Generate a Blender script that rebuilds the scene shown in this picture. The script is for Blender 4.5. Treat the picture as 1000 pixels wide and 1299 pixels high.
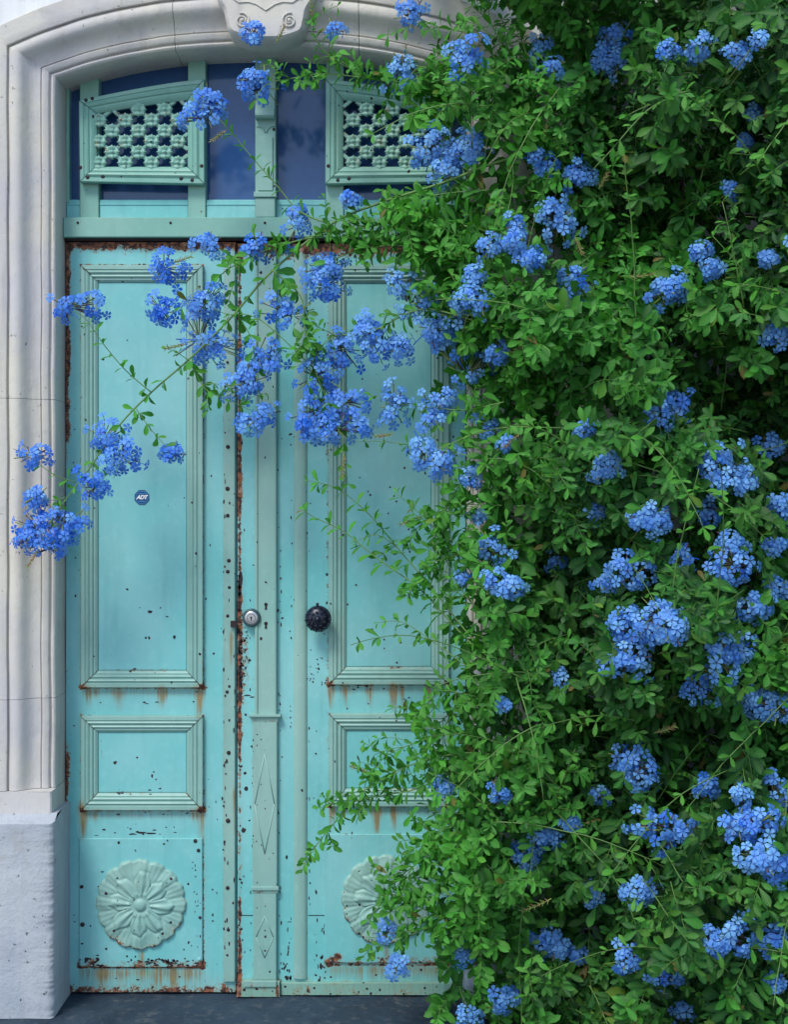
import bpy, math, random
import numpy as np
from mathutils import Vector, Matrix
from math import pi, sin, cos, radians

random.seed(7)
rng = np.random.default_rng(11)
sc = bpy.context.scene
for o in list(bpy.data.objects):
    bpy.data.objects.remove(o, do_unlink=True)
C = sc.collection

# ------------------------------------------------------------------ camera, sky, sun, exposure
DIST, CAMH, PXM = 4.0, 1.39, 440.0
cam_d = bpy.data.cameras.new('camera')
cam = bpy.data.objects.new('camera', cam_d)
C.objects.link(cam)
cam.location = (0, -DIST, CAMH)
cam.rotation_euler = (radians(90), 0, 0)
cam_d.sensor_fit = 'VERTICAL'
cam_d.sensor_height = 24
cam_d.lens = 24 * DIST / (1299 / PXM)
cam_d.clip_start = 0.05
cam_d.clip_end = 500
sc.camera = cam

SUN_EL, SUN_AZ = radians(52), radians(-28)      # azimuth measured from the camera side (-Y) towards -X (left)
w = bpy.data.worlds.new('World')
sc.world = w
w.use_nodes = True
nt = w.node_tree
bg = nt.nodes['Background']
sky = nt.nodes.new('ShaderNodeTexSky')
sky.sky_type = 'NISHITA'
sky.sun_disc = False
sky.sun_elevation = SUN_EL
sun_dir = Vector((sin(SUN_AZ) * cos(SUN_EL), -cos(SUN_AZ) * cos(SUN_EL), sin(SUN_EL)))
sky.sun_rotation = math.atan2(sun_dir.x, sun_dir.y)
sky.dust_density = 1.0
sky.ozone_density = 1.5
nt.links.new(sky.outputs[0], bg.inputs['Color'])
bg.inputs['Strength'].default_value = 0.13
sun_d = bpy.data.lights.new('sun', 'SUN')
sun_d.energy = 1.5
sun_d.angle = radians(16)
sun_d.color = (1.0, 0.96, 0.88)
sun = bpy.data.objects.new('sun', sun_d)
C.objects.link(sun)
sun.rotation_euler = sun_dir.to_track_quat('Z', 'Y').to_euler()
sun.location = (-2, -4, 6)
sc.view_settings.view_transform = 'Standard'
sc.view_settings.look = 'None'
sc.view_settings.exposure = 0.70
sc.view_settings.gamma = 1.0
sc.view_settings.use_curve_mapping = False

# ------------------------------------------------------------------ coordinates
def X(px, y=0.0): return (px - 500) / PXM * (DIST + y) / DIST
def Z(py, y=0.0): return CAMH + (649.5 - py) / PXM * (DIST + y) / DIST
def P(px, py, y=0.0): return Vector((X(px, y), y, Z(py, y)))

# ------------------------------------------------------------------ nodes
def new_mat(name):
    m = bpy.data.materials.new(name)
    m.use_nodes = True
    return m, m.node_tree, m.node_tree.nodes['Principled BSDF']

class N:
    def __init__(s, nt): s.nt = nt; s.pos = nt.nodes.new('ShaderNodeNewGeometry').outputs['Position']
    def new(s, t, **k):
        n = s.nt.nodes.new(t)
        for a, b in k.items(): setattr(n, a, b)
        return n
    def put(s, sock, v):
        if isinstance(v, bpy.types.NodeSocket): s.nt.links.new(v, sock)
        elif isinstance(v, tuple) and len(v) == 3 and sock.type == 'RGBA': sock.default_value = (*v, 1)
        else: sock.default_value = v
    def math(s, op, a, b=0.0, c=None, clamp=False):
        n = s.new('ShaderNodeMath', operation=op); n.use_clamp = clamp
        s.put(n.inputs[0], a); s.put(n.inputs[1], b)
        if c is not None: s.put(n.inputs[2], c)
        return n.outputs[0]
    def scale(s, sx, sy, sz):
        n = s.new('ShaderNodeVectorMath', operation='MULTIPLY'); s.put(n.inputs[0], s.pos); n.inputs[1].default_value = (sx, sy, sz)
        return n.outputs[0]
    def noise(s, sc=10., det=4., rough=.55, vec=None):
        n = s.new('ShaderNodeTexNoise'); n.inputs['Scale'].default_value = sc; n.inputs['Detail'].default_value = det
        n.inputs['Roughness'].default_value = rough; s.put(n.inputs['Vector'], vec or s.pos)
        return n.outputs['Fac']
    def step(s, v, lo, hi):
        n = s.new('ShaderNodeMapRange', interpolation_type='SMOOTHSTEP')
        s.put(n.inputs['Value'], v); n.inputs['From Min'].default_value = lo; n.inputs['From Max'].default_value = hi
        return n.outputs['Result']
    def mix(s, f, a, b):
        n = s.new('ShaderNodeMix', data_type='RGBA'); s.put(n.inputs[0], f); s.put(n.inputs[6], a); s.put(n.inputs[7], b)
        return n.outputs[2]
    def attr(s, name):
        n = s.new('ShaderNodeAttribute'); n.attribute_name = name
        return n.outputs['Fac']
    def bump(s, h, strength=.3, dist=.002):
        n = s.new('ShaderNodeBump'); n.inputs['Strength'].default_value = strength; n.inputs['Distance'].default_value = dist
        s.put(n.inputs['Height'], h)
        return n.outputs[0]

def paint_mat(name, col_a, col_b, chip=.965):
    """old oil paint on metal and wood with rust breaking through; rust / stain come as mesh attributes"""
    m, nt, b = new_mat(name); n = N(nt)
    base = n.mix(n.step(n.noise(2.3, 5), .35, .65), col_a, col_b)
    base = n.mix(n.math('MULTIPLY', n.step(n.noise(1, 5, .6, n.scale(26, 26, 3)), .5, .75), .22), base, tuple(c * .62 for c in col_a))
    # fine mottling and fading
    base = n.mix(n.math('MULTIPLY', n.step(n.noise(45, 4), .5, .72), .14), base, tuple(min(1, c * 1.3 + .03) for c in col_b))
    R = n.attr('rust'); Sn = n.attr('stain')
    # stain
    streak = n.noise(1, 4, .6, n.scale(190, 190, 7))
    sm = n.step(n.math('MULTIPLY', Sn, n.math('SUBTRACT', n.math('MULTIPLY', streak, 2.6), .52)), .02, 1.15)
    base = n.mix(n.math('MULTIPLY', sm, .88), base, n.mix(n.noise(40, 3), (.13, .065, .020), (.36, .24, .06)))
    # rust
    nn = n.math('ADD', n.math('MULTIPLY', n.noise(42, 6, .68), .65), n.math('MULTIPLY', n.noise(150, 3, .6), .35))
    rm = n.math('ADD', R, n.math('MULTIPLY', n.math('SUBTRACT', nn, .5), 2.1))
    rust = n.step(rm, .50, .56)
    halo = n.step(rm, .30, .52)
    vor = n.new('ShaderNodeTexVoronoi'); vor.inputs['Scale'].default_value = 85
    wv = n.new('ShaderNodeVectorMath', operation='MULTIPLY_ADD')
    nz = n.new('ShaderNodeTexNoise'); nz.inputs['Scale'].default_value = 90; n.put(nz.inputs['Vector'], n.pos)
    n.put(wv.inputs[0], nz.outputs['Color']); wv.inputs[1].default_value = (.009, .009, .009); n.put(wv.inputs[2], n.pos)
    n.put(vor.inputs['Vector'], wv.outputs[0])
    sep = n.new('ShaderNodeSeparateColor'); n.put(sep.inputs[0], vor.outputs['Color'])
    sel = n.math('GREATER_THAN', sep.outputs[0], n.math('SUBTRACT', chip, n.math('MULTIPLY', R, .75)))
    rad = n.math('MULTIPLY', n.math('POWER', sep.outputs[1], 2.), .30)
    chipm = n.math('MULTIPLY', sel, n.math('LESS_THAN', vor.outputs['Distance'], n.math('ADD', rad, .07)))
    rustcol = n.mix(n.step(n.noise(70, 4), .42, .62), (.045, .018, .015), (.27, .105, .050))
    rustcol = n.mix(n.step(n.noise(26, 5), .58, .72), rustcol, (.42, .24, .17))
    base = n.mix(n.math('MULTIPLY', halo, .45), base, (.30, .17, .07))
    base = n.mix(rust, base, rustcol)
    base = n.mix(chipm, base, (.028, .014, .020))
    n.put(b.inputs['Base Color'], base)
    allm = n.math('MAXIMUM', rust, chipm)
    n.put(b.inputs['Roughness'], n.math('ADD', n.math('MULTIPLY', allm, .38), n.math('ADD', .38, n.math('MULTIPLY', n.noise(20, 3), .18))))
    h = n.math('SUBTRACT', n.math('MULTIPLY', n.noise(9, 5), .5), n.math('MULTIPLY', allm, 1.0))
    h = n.math('ADD', h, n.math('MULTIPLY', n.noise(160, 3), n.math('ADD', .10, n.math('MULTIPLY', rust, .7))))
    n.put(b.inputs['Normal'], n.bump(h, .5, .0016))
    return m

TURQ_A, TURQ_B = (.145, .500, .500), (.240, .555, .560)
M_turq = paint_mat('turquoise_paint', TURQ_A, TURQ_B)
M_sage = paint_mat('sage_green_paint', (.220, .430, .385), (.275, .465, .410), .94)
M_mint = paint_mat('mint_green_paint', (.185, .415, .345), (.24, .46, .39), .95)

def stone_mat(name, ca, cb, cc, bumpk=.5):
    m, nt, b = new_mat(name); n = N(nt)
    base = n.mix(n.step(n.noise(3.1, 6, .6), .38, .66), ca, cb)
    base = n.mix(n.math('MULTIPLY', n.step(n.noise(1, 5, .6, n.scale(11, 11, 1.6)), .46, .72), .55), base, cc)
    base = n.mix(n.math('MULTIPLY', n.step(n.noise(38, 5, .65), .58, .74), .35), base, tuple(c * .66 for c in ca))
    pit = n.step(n.noise(62, 5, .62), .665, .71)
    base = n.mix(n.math('MULTIPLY', pit, .75), base, (.10, .085, .075))
    n.put(b.inputs['Base Color'], base)
    b.inputs['Roughness'].default_value = .82
    h = n.math('ADD', n.math('MULTIPLY', n.noise(16, 8, .68), 1.5), n.math('MULTIPLY', n.noise(110, 4, .6), .3))
    base = n.mix(n.math('MULTIPLY', n.step(n.noise(1, 6, .65, n.scale(30, 30, 2.2)),   .52, .70), .22), base, (.25, .23, .20))
    base = n.mix(n.math('MULTIPLY', n.step(n.noise(7, 6, .7), .56, .70), .25), base, (.33, .30, .24))
    n.put(b.inputs['Base Color'], base)
    h = n.math('SUBTRACT', h, n.math('MULTIPLY', pit, .9))
    n.put(b.inputs['Normal'], n.bump(h, bumpk, .004))
    return m
M_stone = stone_mat('painted_stone', (.64, .61, .53), (.55, .535, .54), (.47, .44, .43))
M_plinth = stone_mat('worn_plinth_stone', (.47, .50, .53), (.40, .44, .49), (.33, .38, .46), 1.0)
M_wall = stone_mat('white_plaster', (.74, .76, .77), (.66, .68, .69), (.58, .60, .62), .35)
M_slate = stone_mat('dark_slate', (.020, .045, .075), (.012, .026, .048), (.045, .075, .10), 1.6)
M_pave = stone_mat('pavement_stone', (.20, .20, .20), (.15, .155, .16), (.24, .235, .22), .8)

def simple_mat(name, col, rough=.5, metal=0., spec=.5, bump=0.):
    m, nt, b = new_mat(name); n = N(nt)
    base = n.mix(n.noise(40, 4), tuple(c * .8 for c in col), tuple(min(1, c * 1.15) for c in col))
    n.put(b.inputs['Base Color'], base)
    b.inputs['Roughness'].default_value = rough; b.inputs['Metallic'].default_value = metal
    b.inputs['Specular IOR Level'].default_value = spec
    if bump: n.put(b.inputs['Normal'], n.bump(n.noise(120, 4), bump, .001))
    return m
M_glass = simple_mat('glass_sky_reflection_tint', (.028, .085, .235), .10)  # blue sky reflection put into the base colour of the panes
M_knob = simple_mat('black_iron', (.012, .016, .035), .32, .35, .6, .2)
M_steel = simple_mat('worn_steel', (.52, .52, .54), .35, .9)
M_brass = simple_mat('dull_lock_ring', (.05, .11, .12), .4, .4)
M_hole = simple_mat('dark_hole', (.008, .008, .012), .8)
M_rivet = simple_mat('rusty_rivet', (.035, .022, .028), .7, .2, .4, .5)
M_stkblue = simple_mat('sticker_blue', (.003, .060, .20), .4)
M_stkcyan = simple_mat('sticker_light_blue', (.10, .42, .70), .4)
M_white = simple_mat('sticker_white', (.85, .88, .9), .4)
M_dark = simple_mat('dark_backing', (.02, .022, .03), .9)

def leaf_mat():
    m, nt, b = new_mat('plumbago_leaf'); n = N(nt)
    t = n.attr('tone'); yv = n.attr('hue')
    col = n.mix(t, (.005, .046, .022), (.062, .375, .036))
    col = n.mix(n.math('MULTIPLY', n.math('MINIMUM', yv, 1.), .8), col, (.15, .36, .03))
    col = n.mix(n.math('MULTIPLY', n.step(n.noise(60, 3), .55, .75), .25), col, (.09, .20, .03))
    col = n.mix(n.step(yv, 1.2, 1.6), col, (.16, .10, .03))
    rib = n.attr('rib')
    col = n.mix(n.math('MULTIPLY', rib, .30), col, (.14, .32, .06))
    n.put(b.inputs['Base Color'], col)
    n.put(b.inputs['Roughness'], n.math('ADD', .46, n.math('MULTIPLY', n.noise(35, 3), .22)))
    b.inputs['Specular IOR Level'].default_value = .30
    n.put(b.inputs['Normal'], n.bump(n.noise(130, 3), .25, .001))
    tr = n.new('ShaderNodeBsdfTranslucent'); n.put(tr.inputs['Color'], n.mix(t, (.02, .12, .015), (.11, .50, .02)))
    mx = n.new('ShaderNodeMixShader'); mx.inputs[0].default_value = .28
    n.put(mx.inputs[1], b.outputs[0]); n.put(mx.inputs[2], tr.outputs[0])
    n.put(nt.nodes['Material Output'].inputs['Surface'], mx.outputs[0])
    return m
M_leaf = leaf_mat()
def petal_mat():
    m, nt, b = new_mat('blue_petal'); n = N(nt)
    t = n.attr('tone'); e = n.attr('rib')
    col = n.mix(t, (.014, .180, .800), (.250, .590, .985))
    col = n.mix(n.math('MULTIPLY', e, .55), col, (.03, .09, .42))
    n.put(b.inputs['Base Color'], col)
    b.inputs['Roughness'].default_value = .55
    tr = n.new('ShaderNodeBsdfTranslucent'); n.put(tr.inputs['Color'], n.mix(t, (.05, .16, .85), (.22, .48, .95)))
    mx = n.new('ShaderNodeMixShader'); mx.inputs[0].default_value = .3
    n.put(mx.inputs[1], b.outputs[0]); n.put(mx.inputs[2], tr.outputs[0])
    n.put(nt.nodes['Material Output'].inputs['Surface'], mx.outputs[0])
    return m
M_petal = petal_mat()
M_stem = simple_mat('green_stem', (.11, .23, .05), .55)
M_wood = simple_mat('brown_bark', (.085, .060, .038), .85, 0, .3, .8)
M_calyx = simple_mat('maroon_calyx', (.10, .055, .06), .6)
M_bud = simple_mat('olive_bud', (.20, .26, .06), .6)
M_dry = simple_mat('dry_flower', (.30, .17, .10), .8)

# ------------------------------------------------------------------ rust map of the doors, in photograph units on the door plane
def g(v, c, s): return np.exp(-((v - c) / s) ** 2)
def seg(v, a, b, s=4.): return 1 / (1 + np.exp(-(v - a) / s)) * 1 / (1 + np.exp((v - b) / s))
FR = [(103, 258, 337, 872), (103, 258, 907, 1027), (417, 570, 337, 868), (418, 569, 904, 1022), (101, 257, 1063, 1226), (416, 572, 1060, 1222)]
STREAKS = [(112, 872, 900, 3, .8), (121, 872, 892, 2, .5), (150, 874, 906, 5, .55), (204, 873, 902, 3, .9), (209, 873, 895, 2, .7), (253, 872, 915, 4, 1.),
           (420, 870, 903, 3, .9), (438, 870, 900, 3, .7), (470, 868, 899, 3, .8), (500, 868, 905, 4, .9), (510, 870, 900, 2, .7), (545, 870, 905, 3, .8),
           (104, 1020, 1066, 4, 1.3), (122, 1028, 1050, 3, .6), (255, 1025, 1068, 4, .8), (246, 1028, 1048, 2, .5), (478, 1024, 1060, 3, 1.3),
           (421, 1022, 1058, 3, .7), (500, 1024, 1056, 3, .9), (180, 1206, 1228, 3, .8), (200, 1228, 1254, 4, .9), (220, 1228, 1256, 3, .8), (237, 1228, 1250, 3, .7),
           (130, 1230, 1250, 5, .5), (294, 800, 850, 2, .8), (297, 1000, 1060, 2, .6), (104, 905, 930, 2, .4), (330, 1130, 1165, 3, .3), (150, 1062, 1075, 14, .2)]
def rust_fn(px, py):
    r = np.zeros_like(px); s = np.zeros_like(px)
    wob = 4 * np.sin(px * .11) + 3 * np.sin(px * .31 + 1)
    L = px < 301
    r += np.where(L, 1.05 * (1 / (1 + np.exp((py - 316 - .3 * wob) / 5.))), 1.0 * (1 / (1 + np.exp((py - 324 - .5 * wob) / 6.))))
    r += 1.05 * (1 / (1 + np.exp((px - 87 - 1.2 * np.sin(py * .06)) / 2.2))) * (seg(py, 300, 560, 18) + .75 * seg(py, 950, 1030, 8) + .22)
    r += .78 * g(px, 304, 3.4) * (.62 + .48 * np.clip(np.sin(py * .021 + 1.2) + .4 * np.sin(py * .083), 0, 1) + .55 * seg(py, 730, 900, 20) + .35 * seg(py, 380, 640, 30))
    r += .42 * g(px, 312, 6) * seg(py, 770, 900, 12)
    r += .34 * g(px, 283, 1.8)
    r += .62 * (1 / (1 + np.exp(-(py - 1249) / 3.))) * L
    r += .30 * (1 / (1 + np.exp(-(py - 1238) / 4.))) * ~L
    for (a, b, c, d) in FR:
        inx = seg(px, a - 2, b + 2, 1.5); iny = seg(py, c - 2, d + 2, 1.5)
        r += .60 * g(py, d + 1, 2.0) * inx + .50 * g(py, c - 1, 1.3) * inx
        r += .45 * g(px, a - 1, 1.4) * iny + .52 * g(px, b + 1, 1.5) * iny
        r += .45 * np.exp(-((px - b) ** 2 + (py - d) ** 2) / 50.) + .35 * np.exp(-((px - a) ** 2 + (py - d) ** 2) / 40.)
        s += .55 * g(py, d + 6, 7) * inx + .25 * g(px, b + 4, 4) * iny
    for (a, b, c, d) in FR[4:]:
        r += .34 * g(py, d - 5, 5) * seg(px, a, b, 3); s += .3 * g(py, d + 12, 10) * seg(px, a, b, 3)
    r += .20 * g(py, 1220, 5) * seg(px, 165, 250, 4)
    for (a, b, c, d) in FR[:4]:
        for (cx_, cy_, sx, sy) in ((a, c, 1, 1), (b, c, -1, 1), (a, d, 1, -1), (b, d, -1, -1)):
            u = (px - cx_) * sx; v = (py - cy_) * sy
            r += .50 * g(u - v, 0, 1.5) * seg(u, -1, 23, .8) * seg(v, -1, 23, .8)
        r += .22 * g(py, d - 23, 1.5) * seg(px, a + 20, b - 20, 2) + .30 * g(py, d - 21, 2.5) * seg(px, a + 40, b - 20, 6)
    r += .55 * np.exp(-((px - 117) ** 2 + (py - 1218) ** 2) / 40.)
    r += .55 * g(px, 129, 2.2) * seg(py, 930, 965, 4)
    r += .30 * g(px, 353.5, 1.8) + .26 * g(px, 321, 1.8) + .18 * g(px, 391, 1.6) + .12 * g(px, 372, 1.4)
    for (x, a, b, wd, k) in STREAKS:
        s += 1.7 * k * g(px, x + .5 * np.sin(py * .1 + x), wd * 1.3) * seg(py, a, b, 3) * np.clip(1.15 - (py - a) / (b - a + 1e-3) * .85, .1, 1.2)
    s += .30 * g(px, 284, 4) * seg(py, 780, 1200, 20) + .25 * g(px, 306, 7) * seg(py, 600, 1200, 30)
    s += .35 * (1 / (1 + np.exp(-(py - 1236) / 4.)))
    s += .35 * g(px, 93, 8) * seg(py, 300, 700, 30) * .5
    return np.clip(r, 0, 1.4), np.clip(s, 0, 1.5)

# ------------------------------------------------------------------ object helpers
WORG = {}
def tag(o, label=None, cat=None, group=None, kind=None):
    if label: o['label'] = label
    if cat: o['category'] = cat
    if group: o['group'] = group
    if kind: o['kind'] = kind
    return o
def empty(name, loc, label, cat):
    o = bpy.data.objects.new(name, None); C.objects.link(o); o.location = loc; o.empty_display_size = .1
    WORG[o.name] = Vector(loc)
    return tag(o, label, cat)
def link(name, me, parent=None, origin=None):
    o = bpy.data.objects.new(name, me); C.objects.link(o)
    org = Vector(origin) if origin is not None else Vector((0, 0, 0))
    WORG[o.name] = org
    if parent is not None:
        o.parent = parent; o.location = org - WORG[parent.name]
    else: o.location = org
    return o

class MB:
    def __init__(s): s.v = []; s.f = []; s.mi = []
    def add(s, vs, fs, mi=0):
        o = len(s.v); s.v += [tuple(v) for v in vs]; s.f += [tuple(i + o for i in f) for f in fs]; s.mi += [mi] * len(fs)
    def box(s, x0, x1, y0, y1, z0, z1, mi=0):
        vs = [(x, y, z) for x in (x0, x1) for y in (y0, y1) for z in (z0, z1)]
        s.add(vs, [(0, 1, 3, 2), (4, 6, 7, 5), (0, 4, 5, 1), (2, 3, 7, 6), (0, 2, 6, 4), (1, 5, 7, 3)], mi)
    def grid(s, rows, mi=0, cu=False, cv=False):
        nr, nc = len(rows), len(rows[0]); vs = [p for r in rows for p in r]; fs = []
        for i in range(nr if cu else nr - 1):
            for j in range(nc if cv else nc - 1):
                a = i * nc + j; b = i * nc + (j + 1) % nc; c = ((i + 1) % nr) * nc + (j + 1) % nc; d = ((i + 1) % nr) * nc + j
                fs.append((a, b, c, d))
        s.add(vs, fs, mi)
    def plate(s, poly, y0, y1, mi=0, bev=0.0):
        """closed outline [(x,z)] extruded from y0 (front) back to y1, small front bevel"""
        n = len(poly); cx = sum(p[0] for p in poly) / n; cz = sum(p[1] for p in poly) / n
        rings = []
        if bev:
            ins = []
            for i in range(n):
                a = Vector(poly[i - 1]); b = Vector(poly[i]); c = Vector(poly[(i + 1) % n])
                d1 = (b - a); d2 = (c - b)
                if d1.length < 1e-9 or d2.length < 1e-9: ins.append(b); continue
                d1.normalize(); d2.normalize()
                n1 = Vector((-d1.y, d1.x)); n2 = Vector((-d2.y, d2.x)); m = n1 + n2
                if m.length < 1e-6: m = n1
                m.normalize(); k = bev / max(.4, m.dot(n1))
                ins.append(b + m * k)
            area = sum(poly[i][0] * poly[(i + 1) % n][1] - poly[(i + 1) % n][0] * poly[i][1] for i in range(n))
            if area < 0: ins = [Vector(poly[i]) * 2 - ins[i] for i in range(n)]
            rings = [(ins, y0), (poly, y0 + bev), (poly, y1)]
        else: rings = [(poly, y0), (poly, y1)]
        vs = [(p[0], y, p[1]) for pl, y in rings for p in pl]; fs = [tuple(range(n))]
        for k in range(len(rings) - 1):
            for i in range(n):
                j = (i + 1) % n; fs.append((k * n + i, k * n + j, (k + 1) * n + j, (k + 1) * n + i))
        s.add(vs, fs, mi)
    def disc(s, x, z, r, y0, y1, n=16, bev=0., mi=0):
        s.plate([(x + r * cos(2 * pi * i / n), z + r * sin(2 * pi * i / n)) for i in range(n)], y0, y1, mi, bev)
    def lathe(s, c, prof, n=24, mi=0):
        """profile [(radius, y)] spun around the Y axis through c=(x,z)"""
        rows = [[(c[0] + r * cos(2 * pi * i / n), y, c[1] + r * sin(2 * pi * i / n)) for i in range(n)] for r, y in prof]
        s.grid(rows, mi, cv=True)
    def tube(s, pts, rads, n=6, mi=0):
        rows = []; prev = None
        for i, p in enumerate(pts):
            p = Vector(p); t = (Vector(pts[min(i + 1, len(pts) - 1)]) - Vector(pts[max(i - 1, 0)]))
            if t.length < 1e-9: t = Vector((0, 0, 1))
            t.normalize()
            a = prev if prev is not None else (Vector((0, 1, 0)) if abs(t.y) < .9 else Vector((1, 0, 0)))
            u = a - t * a.dot(t)
            if u.length < 1e-6: u = t.orthogonal()
            u.normalize(); prev = u; v = t.cross(u)
            rows.append([p + (u * cos(2 * pi * k / n) + v * sin(2 * pi * k / n)) * rads[i] for k in range(n)])
        s.grid(rows, mi, cv=True)
        o = len(s.v); s.v += [tuple(pts[-1]), tuple(pts[0])]; nc = n
        b = o - nc; a0 = o - nc * len(pts)
        for k in range(n):
            s.f.append((b + k, b + (k + 1) % n, o)); s.mi.append(mi); s.f.append((a0 + (k + 1) % n, a0 + k, o + 1)); s.mi.append(mi)
    def build(s, name, mats, parent=None, smooth=False, rust=False, origin=None, angle=None, kind=None, label=None):
        if not isinstance(mats, (list, tuple)): mats = [mats]
        V = np.array(s.v, dtype=float)
        if origin is None: org = Vector(((V[:, 0].min() + V[:, 0].max()) / 2, (V[:, 1].min() + V[:, 1].max()) / 2, V[:, 2].min()))
        else: org = Vector(origin)
        me = bpy.data.meshes.new(name)
        me.from_pydata((V - np.array(org)).tolist(), [], s.f)
        for m in mats: me.materials.append(m)
        me.polygons.foreach_set('material_index', s.mi)
        if smooth or angle: me.polygons.foreach_set('use_smooth', [True] * len(me.polygons))
        if isinstance(rust, float):
            rv_ = np.full(len(V), rust, np.float32)
            me.attributes.new('rust', 'FLOAT', 'POINT').data.foreach_set('value', rv_); me.attributes.new('stain', 'FLOAT', 'POINT').data.foreach_set('value', rv_ * .6)
        elif rust:
            px = 500 + V[:, 0] * PXM; py = 649.5 - (V[:, 2] - CAMH) * PXM
            r, st = rust_fn(px, py)
            me.attributes.new('rust', 'FLOAT', 'POINT').data.foreach_set('value', r.astype(np.float32))
            me.attributes.new('stain', 'FLOAT', 'POINT').data.foreach_set('value', st.astype(np.float32))
        me.update()
        if angle: me.set_sharp_from_angle(angle=radians(angle))
        o = link(name, me, parent, org)
        if kind: o['kind'] = kind
        if label: o['label'] = label
        return o

def facegrid(mb, px0, px1, py0, py1, y, step=3.2, mi=0, thick=.03, warp=0.0):
    """flat plate with a finely divided front, in photograph units on the door plane"""
    nx = max(1, int(round((px1 - px0) / step))); ny = max(1, int(round((py1 - py0) / step)))
    rows = []
    for j in range(ny + 1):
        py = py0 + (py1 - py0) * j / ny
        rows.append([(X(px0 + (px1 - px0) * i / nx), y + warp * (sin(py * .013 + 1) * sin((px0 + (px1 - px0) * i / nx) * .05)), Z(py)) for i in range(nx + 1)])
    e = .0015
    rim = lambda r, dx0, dz: [(p[0], y + e, p[2]) for p in r]
    mb.grid([[(p[0] + e * (1 if i == 0 else -1 if i == nx else 0), p[1], p[2] + e * (-1 if j == 0 else 1 if j == ny else 0)) for i, p in enumerate(r)] for j, r in enumerate(rows)], mi)
    # sides
    per = [rows[0][i] for i in range(nx + 1)] + [rows[j][nx] for j in range(1, ny + 1)] + [rows[ny][i] for i in range(nx - 1, -1, -1)] + [rows[j][0] for j in range(ny - 1, 0, -1)]
    ins = []
    for p in per:
        dx = e if abs(p[0] - X(px0)) < 1e-6 else -e if abs(p[0] - X(px1)) < 1e-6 else 0
        dz = -e if abs(p[2] - Z(py0)) < 1e-6 else e if abs(p[2] - Z(py1)) < 1e-6 else 0
        ins.append((p[0] + dx, p[1], p[2] + dz))
    mb.grid([ins, [(p[0], p[1] + e, p[2]) for p in per], [(p[0], y + thick, p[2]) for p in per]], mi, cv=True)

# cross sections of the wooden mouldings: (t across from outer to inner, height above the panel in metres)
PROF = [(0, 0), (.01, .012), (.05, .0155), (.26, .0158), (.29, .0125), (.32, .0125), (.35, .0145), (.42, .0165), (.49, .0145), (.52, .0105), (.56, .0105),
        (.60, .0125), (.67, .0140), (.73, .0115), (.76, .0080), (.80, .0080), (.85, .0090), (.93, .0065), (1.0, .0025), (1.0, 0)]
def moulding(outer, inner, y, prof=PROF, name='moulding', mat=None, parent=None, n=60, rust=True, gap=.0014, hk=1.0):
    """one mitred bar; outer and inner are polylines of (x,z) with equal counts"""
    def samp(pl, t):
        t *= len(pl) - 1; i = min(int(t), len(pl) - 2); f = t - i
        return Vector(pl[i]).lerp(Vector(pl[i + 1]), f)
    Lo = sum((Vector(outer[i + 1]) - Vector(outer[i])).length for i in range(len(outer) - 1))
    rows = []
    for k in range(n + 1):
        t = gap / Lo + (1 - 2 * gap / Lo) * k / n
        o_, i_ = samp(outer, t), samp(inner, t)
        rows.append([(lambda q: (q.x, y - h * hk, q.y))(o_.lerp(i_, u)) for u, h in prof])
    mb = MB(); mb.grid(rows)
    m = len(prof); mb.add(rows[0], [tuple(range(m))]); mb.add(rows[-1], [tuple(reversed(range(m)))])
    return mb.build(name, mat or M_sage, parent, rust=rust, angle=25)
def frame(a, b, c, d, wd, y, parent, mat=None, wz=None, prof=PROF, hk=1.0, name='moulding'):
    wz = wz or wd
    O = [(X(a), Z(c)), (X(b), Z(c)), (X(b), Z(d)), (X(a), Z(d))]
    I = [(X(a + wd), Z(c + wz)), (X(b - wd), Z(c + wz)), (X(b - wd), Z(d - wz)), (X(a + wd), Z(d - wz))]
    for k in range(4):
        q = (k + 1) % 4
        L = (Vector(O[k]) - Vector(O[q])).length
        moulding([O[k], O[q]], [I[k], I[q]], y, prof, name, mat, parent, n=max(12, int(L * 130)), hk=hk)

# ================================================================== GROUND
mb = MB(); mb.box(-30, 30, -40, 30, -.5, -.12)
tag(mb.build('pavement', M_pave), kind='structure')

# ================================================================== WALL AND STONE SURROUND
CX, HALF, ZT, RISE = X(337), .58, 2.698, .088
def archz(x, u=0.0): return ZT - RISE * (abs(x - CX) / HALF) ** 2.4 + u
WF = -.10
wall = empty('building_wall', (CX, WF, 0), 'white plastered house wall around the stone doorway', 'wall')
mb = MB(); mb.box(-4.5, CX - HALF - .17, WF, .32, -.12, 5.2); mb.build('wall_left_of_door', M_wall, wall).name = 'plaster_face'
mb = MB(); mb.box(CX + HALF + .17, 5.5, WF, .32, -.12, 5.2); mb.build('plaster_face', M_wall, wall)
mb = MB()
xs = [CX - HALF - .17 + (2 * HALF + .34) * i / 40 for i in range(41)]
mb.plate([(x, archz(x, .175)) for x in xs] + [(xs[-1], 5.2), (xs[0], 5.2)], WF, .32); mb.build('plaster_face', M_wall, wall)
mb = MB(); mb.box(-1.3, .6, .20, .319, -.1, 3.0); mb.build('light_stop_panel', M_dark, wall)  # unseen dark panel added behind the door to stop light leaking through gaps

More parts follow.
